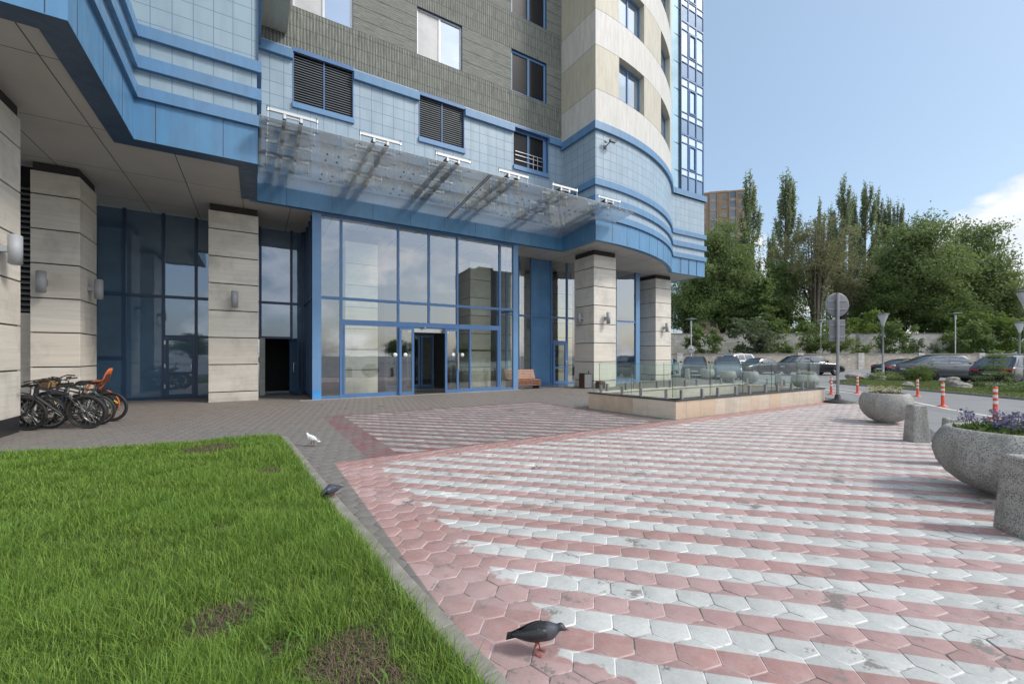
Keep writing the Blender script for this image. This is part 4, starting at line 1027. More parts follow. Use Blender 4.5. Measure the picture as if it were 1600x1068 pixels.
def planter(loc, rad, hgt, label, flowers=1, group='round terrazzo planters along the forecourt edge', seed=1):
    r = empty('planter', (loc[0], loc[1], 0), label=label, cat='planter', group=group)
    k = hgt/.76; q = rad/.70
    prof = [(.0, .0), (.24, .0), (.24, .03), (.31, .05), (.45, .11), (.58, .215), (.665, .34), (.70, .46), (.695, .55), (.665, .635), (.62, .705), (.585, .745), (.555, .76), (.525, .752), (.505, .72), (.50, .66), (0, .66)]
    b_ = MB(); b_.lathe([(a*q, c*k) for a, c in prof], n=56); bo = b_.build('bowl', M['terrazzo'], r, local=True)
    so = MB(); so.lathe([(.0, .668*k), (.502*q, .664*k)], n=32); so.build('soil', M['planter_soil'], r, local=True)
    if flowers:
        rg = np.random.default_rng(seed); n = 900 if flowers == 1 else 500
        a = rg.uniform(0, 6.28, n); rr = .49*q*np.sqrt(rg.random(n)); h = .67*k+rg.uniform(.0, .17, n)*(1-.5*(rr/.5/q)**2)*q
        C = np.stack([rr*np.cos(a), rr*np.sin(a), h], 1)
        V, F = leaf_quads(C, .038, seed); np_mesh('foliage', V, F, M['flower_leaf'] if flowers == 1 else M['grey_leaf'], r)
        ns = 38 if flowers == 1 else 30; P = []; st = MB()
        for i in range(ns):
            a_, r_ = rg.uniform(0, 6.28), .48*q*math.sqrt(rg.random()); z = .70*k+rg.uniform(.12, .26)*q; x, y = r_*math.cos(a_), r_*math.sin(a_)
            st.tube([(x*.9, y*.9, .68*k), (x, y, z)], .003, 4)
            P.append(np.array([x, y, z])+rg.normal(0, 1, (26, 3))*np.array([.026, .026, .024]))
        st.build('flower_stem', M['flower_leaf'], r, local=True)
        V, F = leaf_quads(np.concatenate(P), .014, seed+1, aspect=.8); np_mesh('flower_head', V, F, M['petal'] if flowers == 1 else M['petal_yellow'], r)
    return r
planter(DL(4.78, 5.68), .635, .76, 'large terrazzo bowl planter with violet flowers, nearest at the right edge', 1, seed=3)
planter(DL(9.95, 8.87), .50, .72, 'terrazzo bowl planter with grey foliage and pale flowers between the bollard and the sign post', 2, seed=5)
pl0 = None
for i, (p, r_, h_, lb) in enumerate([((22.33, 9.75), .56, .70, 'terrazzo bowl planter seen low through the right end of the glass balustrade'), ((24.07, 13.3), .47, .68, 'terrazzo bowl planter behind the glass, in front of the black cars'),
                                     ((23.89, 14.5), .45, .68, 'terrazzo bowl planter behind the glass, in front of the blue grey car'), ((26.1, 17.3), .46, .68, 'farthest terrazzo bowl planter behind the glass, in front of the dark estate car')]):
    planter(p, r_, h_, lb, 0 if i else 2, seed=20+i)
def bollard(loc, w0, w1, h, label, rz):
    r = empty('concrete_bollard', (loc[0], loc[1], 0), rz, label=label, cat='bollard', group='tapered terrazzo bollards')
    b_ = MB(); a, c = w0/2, w1/2
    b_.hexa([(-a, -a, -.01), (a, -a, -.01), (a, a, -.01), (-a, a, -.01), (-c, -c, h), (c, -c, h), (c, c, h), (-c, c, h)]); b_.build('bollard_body', M['terrazzo'], r, local=True, bevel=.03, seg=3)
    b_ = MB(); b_.lathe([(0, h+.004), (.03, h+.004), (.03, h-.01)], n=12); b_.build('lifting_cap', M['concrete'], r, local=True)
    return r
bollard(DL(3.72, 4.63), .36, .28, .70, 'tapered terrazzo bollard in front of the large flower planter at the right edge', R_(-44))
bollard((10.5, 2.72), .29, .22, .69, 'tapered terrazzo bollard between the two terrazzo planters', R_(-42))
bollard(DL(6.15, 6.48), .27, .21, .68, 'tapered terrazzo bollard half hidden behind the violet flowers', R_(25))
bollard((25.52, 18.4), .30, .22, .70, 'tapered bollard behind the glass, farthest to the left by the dark car', R_(20))
bollard((21.94, 10.75), .30, .22, .70, 'tapered bollard behind the glass balustrade, beside its right end', R_(30))
# ------------------------------------------------------------------ flexible orange posts
M['orange'] = simple('orange_post_plastic', (.62, .065, .025), .45, var=.12, vs=8, local=True); M['reflect'] = simple('white_reflective_band', (.62, .62, .6), .35, var=.1)
def make_post():
    r = empty('traffic_post', (0, 0, -.07))
    b_ = MB(); b_.lathe([(.13, 0), (.125, .02), (.07, .045), (.05, .06), (.042, .08), (.040, .74), (.034, .76), (0, .765)], n=20); b_.build('post_body', M['orange'], r, local=True)
    for z in (.36, .50, .64):
        b_ = MB(); b_.lathe([(.0425, z), (.0425, z+.07)], n=20); b_.build('reflective_band', M['reflect'], r, local=True)
    return r
p0 = make_post()
for i, (x, y, s, lb) in enumerate([(16.55, 2.75, 1.12, 'orange post with white bands nearest, at the right above the flowers'), (19.05, 4.3, 1.05, 'orange post with white bands standing alone before the island with flat stones'), (22.9, 5.9, .95, 'orange post with white bands right behind the smaller planter'),
                                   (22.5, 7.75, 1.05, 'orange post with white bands just left of the smaller planter'), (21.0, 8.15, 1.0, 'orange post with white bands beside the sign pole'), (45.6, 18.4, 1.0, 'small distant orange post left of the street lamp pole')]):
    o = p0 if i == 0 else copy_tree(p0)
    o.location = (x, y, -.07); o.scale = (s, s, s); tag(o, lb, 'traffic post', 'orange flexible posts along the road line')
# ------------------------------------------------------------------ signs
M['signback'] = simple('grey_sign_back', (.17, .175, .185), .5, .3, var=.06); M['pole'] = simple('galvanised_pole', (.25, .26, .27), .45, .4, var=.08)
sg = empty('road_sign', (16.85, 6.35, 0), R_(-31.5), label='round and rectangular road signs on a grey pole, seen from behind', cat='road sign')
b_ = MB(); b_.tube([(0, 0, .02), (0, 0, 3.72)], .045, 14); b_.build('pole', M['pole'], sg, local=True)
X = Matrix.Rotation(R_(90), 4, 'X')
b_ = MB(); b_.lathe([(0, .012), (.38, .012), (.41, .004), (.41, -.012), (.395, -.016), (0, -.016)], (.03, .075, 3.32), 40, M=X); ds = b_.build('round_sign', M['signback'], sg, local=True)
b_ = MB(); b_.box(-.3, .36, .045, .075, 3.44, 3.48); b_.box(-.3, .36, .045, .075, 3.16, 3.20); b_.build('sign_rail', M['pole'], ds, local=True)
b_ = MB(); b_.box(-.25, .30, .06, .075, 2.08, 2.82); rs = b_.build('rectangular_sign', M['signback'], sg, local=True, bevel=.012)
b_ = MB(); b_.box(-.24, .29, .045, .062, 2.62, 2.66); b_.box(-.24, .29, .045, .062, 2.22, 2.26); b_.build('sign_rail', M['pole'], rs, local=True)
b_ = MB(); b_.lathe([(.42, -.01), (.40, .05), (.22, .08), (.10, .14), (.075, .26), (.05, .28)], n=24); b_.build('rubber_foot', M['black'], sg, local=True)
P_ = DL(38, 16.2)
rs = empty('round_road_sign', (*P_, 0), R_(-31.5), label='small round white sign with a dark arrow below the far lamp', cat='road sign')
b_ = MB(); b_.tube([(0, .03, 0), (0, .03, 2.3)], .035, 10); b_.build('pole', M['pole'], rs, local=True)
b_ = MB(); b_.lathe([(0, .008), (.35, .008), (.35, -.008), (0, -.008)], (0, -.02, 2.12), 32, M=X); b_.build('sign_plate', simple('white_sign_face', (.62, .62, .6), .4), rs, local=True)
b_ = MB(); b_.torus((0, -.035, 2.12), .30, .022, n=32); b_.tube([(.10, -.035, 1.96), (.12, -.035, 2.12), (.05, -.035, 2.24), (-.06, -.035, 2.22), (-.10, -.035, 2.12)], [.03, .045, .05, .05, .07], 8); b_.build('sign_symbol', M['signback'], rs, local=True)
# ------------------------------------------------------------------ street lamps
M['lampglass'] = mirror('frosted_lamp_cone', (.9, .95, 1), .12, (.42, .43, .43))
def cone_lamp(loc, label, h=4.9):
    r = empty('street_lamp', (*loc, 0), label=label, cat='street lamp')
    b_ = MB(); b_.lathe([(.14, 0), (.14, .05), (.085, .09), (.085, .9), (.062, .95), (.058, h-1.15), (.08, h-1.13), (.08, h-1.02), (.05, h-1.0)], n=16); b_.build('pole', M['pole'], r, local=True)
    b_ = MB(); b_.lathe([(.09, h-1.02), (.10, h-.9), (.33, h-.22)], n=24); b_.build('lamp_shade', M['lampglass'], r, local=True)
    b_ = MB(); b_.lathe([(.33, h-.24), (.38, h-.23), (.38, h-.19), (.2, h-.13), (0, h-.12)], n=24); b_.build('lamp_cap', M['lampdark'], r, local=True)
    return r
cone_lamp(DL(31.7, 28.05), 'grey street lamp with an inverted glass cone head beside the black saloon')
cone_lamp(DL(20.4, 25.0), 'street lamp with dark capped cone head cut off by the right edge')
cone_lamp(DL(36, 43.6), 'smaller street lamp with cone head farther back at the right edge', 4.6)
def disc_lamp(loc, z0, z1, label):
    r = empty('disc_lamp', (*loc, z0), label=label, cat='street lamp', group='lamps with flat disc heads behind the retaining wall')
    h = z1-z0
    b_ = MB(); b_.lathe([(.06, 0), (.05, h-.5)], n=12); b_.build('pole', simple('white_lamp_pole', (.55, .55, .54), .5) if 'white_lamp_pole' not in bpy.data.materials else bpy.data.materials['white_lamp_pole'], r, local=True)
    b_ = MB(); b_.lathe([(.09, h-.9), (.10, h-.5), (.11, h-.28), (.05, h-.25)], n=14); b_.build('lamp_body', M['lampglass'], r, local=True)
    b_ = MB(); b_.tube([(.09, 0, h-.5), (.25, 0, h-.15)], .015, 6); b_.tube([(-.09, 0, h-.5), (-.25, 0, h-.15)], .015, 6); b_.lathe([(0, h-.16), (.62, h-.13), (.64, h-.10), (0, h)], n=24); b_.build('lamp_disc', M['lampgrey'], r, local=True)
disc_lamp(DL(49.0, 20.95), 0, 5.95, 'disc headed lamp at the far left, beside the farthest stone pillar')
disc_lamp(DL(52, 38.3), 1.5, 6.0, 'disc headed lamp between the trees left of the round sign back')
disc_lamp(DL(52, 55.0), 1.5, 6.9, 'disc headed lamp before the wall, right of the middle of the car park')
# ------------------------------------------------------------------ walls behind the car park
def masonry(name, c1, c2, mortar, bw, bh):
    m, t, b = mat(name)
    br = t.n('ShaderNodeTexBrick'); t.put(br.inputs['Vector'], t.vm('ADD', t.obj(), t.scale(t.comb(t.noise(t.obj(), 2, 3), t.noise(t.obj(), 2.6, 3), 0.0), (.25, .25, 0)))); br.inputs['Scale'].default_value = 1
    v = t.sep(t.obj()); t.put(br.inputs['Vector'], t.vm('ADD', t.comb(v[0], v[2], 0.0), t.scale(t.comb(t.noise(t.obj(), 2, 3), t.noise(t.obj(), 2.6, 3), 0.0), (.3, .16, 0))))
    br.inputs['Brick Width'].default_value = bw; br.inputs['Row Height'].default_value = bh; br.inputs['Mortar Size'].default_value = .018; br.inputs['Bias'].default_value = .1
    br.inputs['Color1'].default_value = (*c1, 1); br.inputs['Color2'].default_value = (*c2, 1); br.inputs['Mortar'].default_value = (*mortar, 1)
    c = t.mix(t.m('MULTIPLY', t.step(t.noise(t.obj(), 1.2, 6, .7), .4, .7), .5), br.outputs[0], (.16, .145, .12))
    t.put(b.inputs['Base Color'], c); b.inputs['Roughness'].default_value = .9
    t.put(b.inputs['Normal'], t.bump(br.outputs['Fac'], -.5, .02))
    return m
M['rubble'] = masonry('rubble_retaining_stone', (.60, .53, .43), (.42, .37, .31), (.25, .23, .20), .42, .22)
M['blocks'] = masonry('grey_block_wall', (.60, .58, .54), (.49, .475, .44), (.36, .35, .325), .9, .42)
rw = empty('retaining_wall', (*DL(50, 20), 0), R_(-31.5), label='low rubble stone retaining wall behind the parked cars', cat='wall')
b_ = MB(); b_.box(-40, 75, 0, .5, -.1, 1.72); b_.build('stonework', M['rubble'], rw, local=True)
b_ = MB(); b_.box(-40, 75, -.06, .56, 1.722, 1.84); b_.build('coping', M['concrete'], rw, local=True)
for i in range(-5, 10):
    b_ = MB(); b_.box(i*7.2-.35, i*7.2+.35, -.10, .6, -.1, 1.9); b_.build('pier', M['blocks'], rw, local=True)
bw_ = empty('block_wall', (*DL(56, 25), 0), R_(-31.5), label='taller grey block wall on the bank under the trees', cat='wall')
b_ = MB(); b_.box(-50, 36, 0, .35, 1.2, 4.45); b_.build('blockwork', M['blocks'], bw_, local=True)
b_ = MB(); b_.box(-50, 36, -.05, .40, 4.452, 4.56); b_.build('coping', M['concrete'], bw_, local=True)
for i in range(-7, 6):
    b_ = MB(); b_.box(i*6.3+2.05, i*6.3+2.45, -.09, .44, 1.2, 4.6); b_.build('pier', M['concrete'], bw_, local=True)
# ------------------------------------------------------------------ bench, litter bin, crate
M['wood'] = simple('varnished_bench_wood', (.24, .10, .045), .45, var=.35, vs=9); M['wood_dark'] = simple('dark_bin_wood', (.075, .034, .022), .5, var=.3, vs=10)
be = empty('bench', (11.0, 17.1, 0), R_(0), label='slatted orange brown wooden bench beside the entrance box', cat='bench')
for k in range(5):
    b_ = MB(); b_.box(-.85, .85, -.42+.085*k, -.42+.085*k+.06, .42, .45); b_.build('seat_slat', M['wood'], be, local=True, bevel=.006)
for k in range(6):
    b_ = MB(); y = .03+.028*k; z = .47+.075*k; b_.hexa([(-.85, y, z), (.85, y, z), (.85, y+.03, z), (-.85, y+.03, z), (-.85, y+.024, z+.062), (.85, y+.024, z+.062), (.85, y+.054, z+.062), (-.85, y+.054, z+.062)]); b_.build('back_slat', M['wood'], be, local=True)
for k in range(4):
    b_ = MB(); b_.box(-.85, .85, -.45, -.425, .16+.072*k, .205+.072*k); b_.build('front_slat', M['wood'], be, local=True)
for s in (-.8, .74):
    b_ = MB(); b_.hexa([(s, -.42, 0), (s+.06, -.42, 0), (s+.06, .1, 0), (s, .1, 0), (s, -.42, .42), (s+.06, -.42, .42), (s+.06, .06, .42), (s, .06, .42)]); b_.box(s, s+.06, .06, .10, .4, .5); b_.build('leg', M['dark_steel'], be, local=True)
lb = empty('litter_bin', (13.72, 15.55, 0), R_(0), label='litter bin with dark wooden slats and a grey steel side by the pillar', cat='litter bin')
b_ = MB()
for k in range(4): b_.box(-.24, -.215, -.20+.10*k, -.20+.10*k+.092, .06, .68)
b_.build('wood_slats', M['wood_dark'], lb, local=True)
b_ = MB(); b_.box(-.212, .24, -.20, .20, .03, .70); b_.build('bin_body', M['signback'], lb, local=True, bevel=.012)
b_ = MB(); b_.box(-.25, .25, -.215, .21, .70, .74); b_.build('bin_rim', M['dark_steel'], lb, local=True, bevel=.01); b_ = MB(); b_.tube([(.1, -.12, .74), (.1, -.12, .85)], .025, 8); b_.build('ash_tube', M['dark_steel'], lb, local=True)
cr = empty('wooden_crate', (14.38, 15.20, 0), label='small dark wooden slatted box at the foot of the pillar', cat='box')
b_ = MB()
for k in range(4): b_.box(-.18, .18, -.16+.082*k, -.16+.082*k+.07, .0, .33)
b_.build('slats', M['wood_dark'], cr, local=True); b_ = MB(); b_.box(-.165, .165, -.15, .15, .01, .30); b_.build('liner', M['darkhole'], cr, local=True)
pt = empty('potted_plant', (14.2, 19.3, 0), label='green potted plant standing inside behind the small glass door', cat='plant')
b_ = MB(); b_.lathe([(0, 0), (.2, 0), (.27, .5), (.24, .5), (.22, .45), (0, .45)], n=20); b_.build('pot', simple('brown_pot', (.16, .10, .06), .5), pt, local=True)
rg = np.random.default_rng(2); n = 500; C = np.stack([rg.normal(0, .2, n), rg.normal(0, .2, n), .6+rg.random(n)*1.3], 1); V, F = leaf_quads(C, .11, 3, aspect=.35); np_mesh('leaves', V, F, M['flower_leaf'], pt)
# ------------------------------------------------------------------ bicycles
M['tyre'] = simple('bicycle_tyre', (.022, .022, .022), .7); M['rim_silver'] = simple('silver_rim', (.5, .5, .5), .3, .9); M['rim_dark'] = simple('black_rim', (.03, .03, .03), .35, .3)
M['orange_plastic'] = simple('orange_seat_plastic', (.55, .13, .03), .45); M['saddle'] = simple('black_saddle', (.016, .016, .017), .5); M['basket'] = simple('wicker_basket', (.36, .20, .08), .7, var=.3, vs=40); M['chain'] = simple('oily_steel', (.14, .14, .14), .4, .9)
M['yellow'] = simple('yellow_reflector', (.7, .45, .03), .4)
def bicycle(rear, heading, label, frame, lean=0, rim='rim_dark', deco=None, child=False, basket=False, guard=None, bar='flat', wr=.35, hide=None):
    """rear wheel contact at the origin, front wheel along -x before rotation"""
    r = empty('bicycle', (*rear, 0), heading, label=label, cat='bicycle', group='bicycles parked between the left pillars'); r.rotation_euler.x = lean
    fm = simple('bicycle_paint', frame, .35, .2, var=.06, coat=.4); WB = 1.06
    for x, nm in ((0, 'wheel'), (-WB, 'wheel')):
        t_ = MB(); t_.torus((x, 0, wr), wr-.026, .028, n=44, m=8); wh = t_.build(nm, M['tyre'], r, local=True)
        k = MB(); k.torus((x, 0, wr), wr-.058, .015, n=44, m=6); k.build('rim', M[rim], wh, local=True)
        k = MB()
        for i in range(18):
            a = 2*math.pi*i/18; s = .02*(1 if i % 2 else -1); k.tube([(x+.02*math.cos(a+.6), s, wr+.02*math.sin(a+.6)), (x+(wr-.055)*math.cos(a), 0, wr+(wr-.055)*math.sin(a))], .0016, 4, cap=False)
        k.build('spokes', M['rim_silver'], wh, local=True)
        k = MB(); k.tube([(x, -.055, wr), (x, .055, wr)], .022, 10); k.build('hub', M['chain'], wh, local=True)
        if deco:
            k = MB()
            for i in range(3):
                a = 2*math.pi*i/3+.5
                k.tube([(x+(wr*.45)*math.cos(a+j*.12), .012, wr+(wr*.45+.0)*math.sin(a+j*.12)) for j in range(6)], .018, 5)
            k.build('reflector', M[deco], wh, local=True)
        if guard:
            k = MB(); aa = [R_(g) for g in (range(-25, 165, 10) if x == 0 else range(20, 175, 10))]
            pts = [(x+(wr+.022)*math.cos(a), wr+(wr+.022)*math.sin(a)) for a in aa]
            for (p, q) in zip(pts, pts[1:]): k.face([(p[0], -.028, p[1]), (q[0], -.028, q[1]), (q[0], .028, q[1]), (p[0], .028, p[1])], smooth=True)
            g_ = k.build('mudguard', M[guard], r, local=True); sd = g_.modifiers.new('solid', 'SOLIDIFY'); sd.thickness = .003
    BB = (-.43, 0, wr-.06); ST = (-.30, 0, .80); SC = (-.315, 0, .76); HT = (-WB+.245, 0, .90); HB = (-WB+.20, 0, .72)
    k = MB(); k.tube([BB, ST], .017, 10); k.tube([SC, HT], .018, 10); k.tube([BB, HB], .024, 10); k.tube([HT, HB], .022, 10)
    for s in (-1, 1): k.tube([(BB[0], s*.03, BB[2]), (-.16, s*.05, wr-.02), (0, s*.06, wr)], .010, 8); k.tube([(SC[0], s*.02, SC[2]-.01), (0, s*.06, wr)], .008, 8)
    k.build('frame', fm, r, local=True)
    k = MB()
    for s in (-1, 1): k.tube([(HB[0]-.01, s*.035, HB[2]-.02), (HB[0]-.04, s*.055, HB[2]-.1), (-WB, s*.055, wr)], .014, 8)
    k.tube([HB, (HB[0]-.01, 0, HB[2]-.03)], .02, 8); k.build('fork', fm if rim == 'rim_silver' else M['saddle'], r, local=True)
    k = MB(); k.tube([HT, (HT[0]+.03, 0, 1.0), (HT[0]-.05, 0, 1.03)], .014, 8)
    hx = HT[0]-.05
    if bar == 'flat': k.tube([(hx+.05, -.31, 1.04), (hx, -.12, 1.035), (hx, .12, 1.035), (hx+.05, .31, 1.04)], .012, 8)
    else: k.tube([(hx+.20, -.28, 1.08), (hx+.06, -.26, 1.10), (hx, -.08, 1.04), (hx, .08, 1.04), (hx+.06, .26, 1.10), (hx+.20, .28, 1.08)], .011, 8)
    hb_ = k.build('handlebar', M['saddle'], r, local=True)
    for s in (-1, 1):
        k = MB(); k.tube([(hx+(.05 if bar == 'flat' else .10), s*.31, 1.04), (hx+(.03 if bar == 'flat' else .08), s*.20, 1.04)], .017, 8); k.tube([(hx-.01, s*.19, 1.03), (hx-.05, s*.24, 1.0)], .006, 6); k.build('grip', M['tyre'], hb_, local=True)
    k = MB(); k.tube([ST, (-.28, 0, .93)], .013, 8); k.build('seat_post', M['rim_silver'], r, local=True)
    k = MB(); prof = [(-.45, .018, .945), (-.38, .03, .955), (-.30, .045, .955), (-.22, .08, .962), (-.17, .075, .965)]; vs = []
    for x, w_, z in prof: vs += [(x, -w_, z-.02), (x, -w_*.8, z+.012), (x, 0, z+.02), (x, w_*.8, z+.012), (x, w_, z-.02), (x, 0, z-.035)]
    k.mesh(vs, [(i*6+j, i*6+(j+1) % 6, (i+1)*6+(j+1) % 6, (i+1)*6+j) for i in range(4) for j in range(6)]+[(0, 1, 2, 3, 4, 5), (29, 28, 27, 26, 25, 24)], 0, True); k.build('saddle', M['saddle'], r, local=True)
    k = MB(); k.torus((BB[0], .045, BB[2]), .085, .006, n=28, m=5); k.tube([(BB[0], .06, BB[2]), (BB[0]+.12, .075, BB[2]-.12)], .010, 6); k.tube([(BB[0], -.06, BB[2]), (BB[0]-.12, -.075, BB[2]+.12)], .010, 6)
    k.box(BB[0]+.07, BB[0]+.17, .075, .17, BB[2]-.135, BB[2]-.11); k.box(BB[0]-.17, BB[0]-.07, -.17, -.075, BB[2]+.11, BB[2]+.135); k.tube([(BB[0], .045, BB[2]+.085), (0, .045, wr+.045)], .005, 5); k.tube([(BB[0], .045, BB[2]-.085), (0, .045, wr-.045)], .005, 5); k.build('crank', M['chain'], r, local=True)
    k = MB()
    for dx in (.0,): k.torus((0, .04, wr), .045, .008, n=20, m=5)
    k.tube([(HT[0]-.02, .03, 1.02), (HT[0]-.10, .05, .92), (HB[0], .03, .68), (-.9, .04, .6)], .004, 5); k.tube([(HT[0]-.02, -.03, 1.02), (HT[0]-.12, -.05, .95), (HT[0]+.03, -.03, .84)], .004, 5); k.build('cables', M['saddle'], r, local=True)
    if child or guard:
        k = MB()
        for s in (-1, 1): k.tube([(-.25, s*.06, .76), (.18, s*.06, .75)], .006, 6); k.tube([(0, s*.06, wr+.02), (.10, s*.06, .75)], .005, 6)
        for i in range(5): k.tube([(-.2+.09*i, -.06, .755), (-.2+.09*i, .06, .755)], .004, 5)
        k.build('rear_rack', M['saddle'], r, local=True)
    if child:
        k = MB(); P_ = [(-.16, .88), (-.02, .86), (.08, .88), (.13, 1.0), (.20, 1.19), (.24, 1.27)]; wd = [.10, .125, .135, .14, .11, .06]; vs = []
        for (x, z), w_ in zip(P_, wd): vs += [(x, -w_, z+.10*(z < 1)), (x, -w_*.7, z), (x, w_*.7, z), (x, w_, z+.10*(z < 1))]
        k.mesh(vs, [(i*4+j, i*4+j+1, (i+1)*4+j+1, (i+1)*4+j) for i in range(5) for j in range(3)], 0, True)
        cs = k.build('child_seat', M['orange_plastic'], r, local=True); so = cs.modifiers.new('solid', 'SOLIDIFY'); so.thickness = .02
        k = MB()
        for s in (-1, 1): k.tube([(-.14, s*.13, .90), (-.20, s*.15, .74), (-.24, s*.15, .62)], .025, 8); k.box(-.30, -.18, s*.15-.04, s*.15+.04, .56, .62)
        k.tube([(.06, 0, .88), (-.02, 0, .76)], .03, 8); k.build('foot_rest', M['orange_plastic'], cs, local=True)
        k = MB(); k.box(-.13, .12, -.10, .10, .915, .935); k.hexa([(.11, -.11, .95), (.13, -.11, .95), (.13, .11, .95), (.11, .11, .95), (.19, -.08, 1.25), (.21, -.08, 1.25), (.21, .08, 1.25), (.19, .08, 1.25)]); k.build('cushion', simple('brown_cushion', (.09, .03, .025), .8), cs, local=True)
    if basket:
        k = MB(); x0 = HT[0]-.34
        k.hexa([(x0+.03, -.13, .80), (x0+.25, -.13, .80), (x0+.25, .13, .80), (x0+.03, .13, .80), (x0, -.17, 1.02), (x0+.28, -.17, 1.02), (x0+.28, .17, 1.02), (x0, .17, 1.02)]); k.build('basket', M['basket'], r, local=True, bevel=.02)
    return r
HD = R_(-18)
bicycle((-3.12, 12.68), HD, 'black mountain bicycle in front of the others with its big tyre forward', (.022, .023, .027), R_(6), wr=.37)
bicycle((-3.08, 13.2), HD+.06, 'dark bicycle with silver rims just behind the black mountain bicycle', (.03, .034, .04), R_(5), 'rim_silver', wr=.35)
bicycle((-2.98, 13.75), HD+.02, 'black and green bicycle with yellow marks on its wheels', (.045, .09, .07), R_(4), 'rim_dark', deco='yellow', wr=.36)
bicycle((-3.32, 14.5), HD+.05, 'bicycle with an orange child seat and orange mudguards farthest back', (.42, .44, .42), R_(3), 'rim_dark', deco='yellow', child=True, guard='orange_plastic', bar='swept', wr=.36)
bicycle((-3.25, 14.05), HD-.05, 'dark town bicycle with a wicker basket on its handlebar', (.05, .05, .055), R_(4), 'rim_silver', basket=True, guard='saddle', bar='swept', wr=.35)
bicycle((-3.18, 12.98), HD+.03, 'black bicycle squeezed between the two front bicycles', (.018, .018, .02), R_(8), wr=.35, guard='saddle')
bicycle((-3.42, 13.55), HD+.04, 'dark blue bicycle in the middle of the parked group', (.03, .04, .07), R_(4), wr=.36)
bicycle((-3.85, 13.18), HD-.02, 'grey bicycle half hidden by the nearest pillar', (.12, .125, .13), R_(5), 'rim_silver', wr=.35)
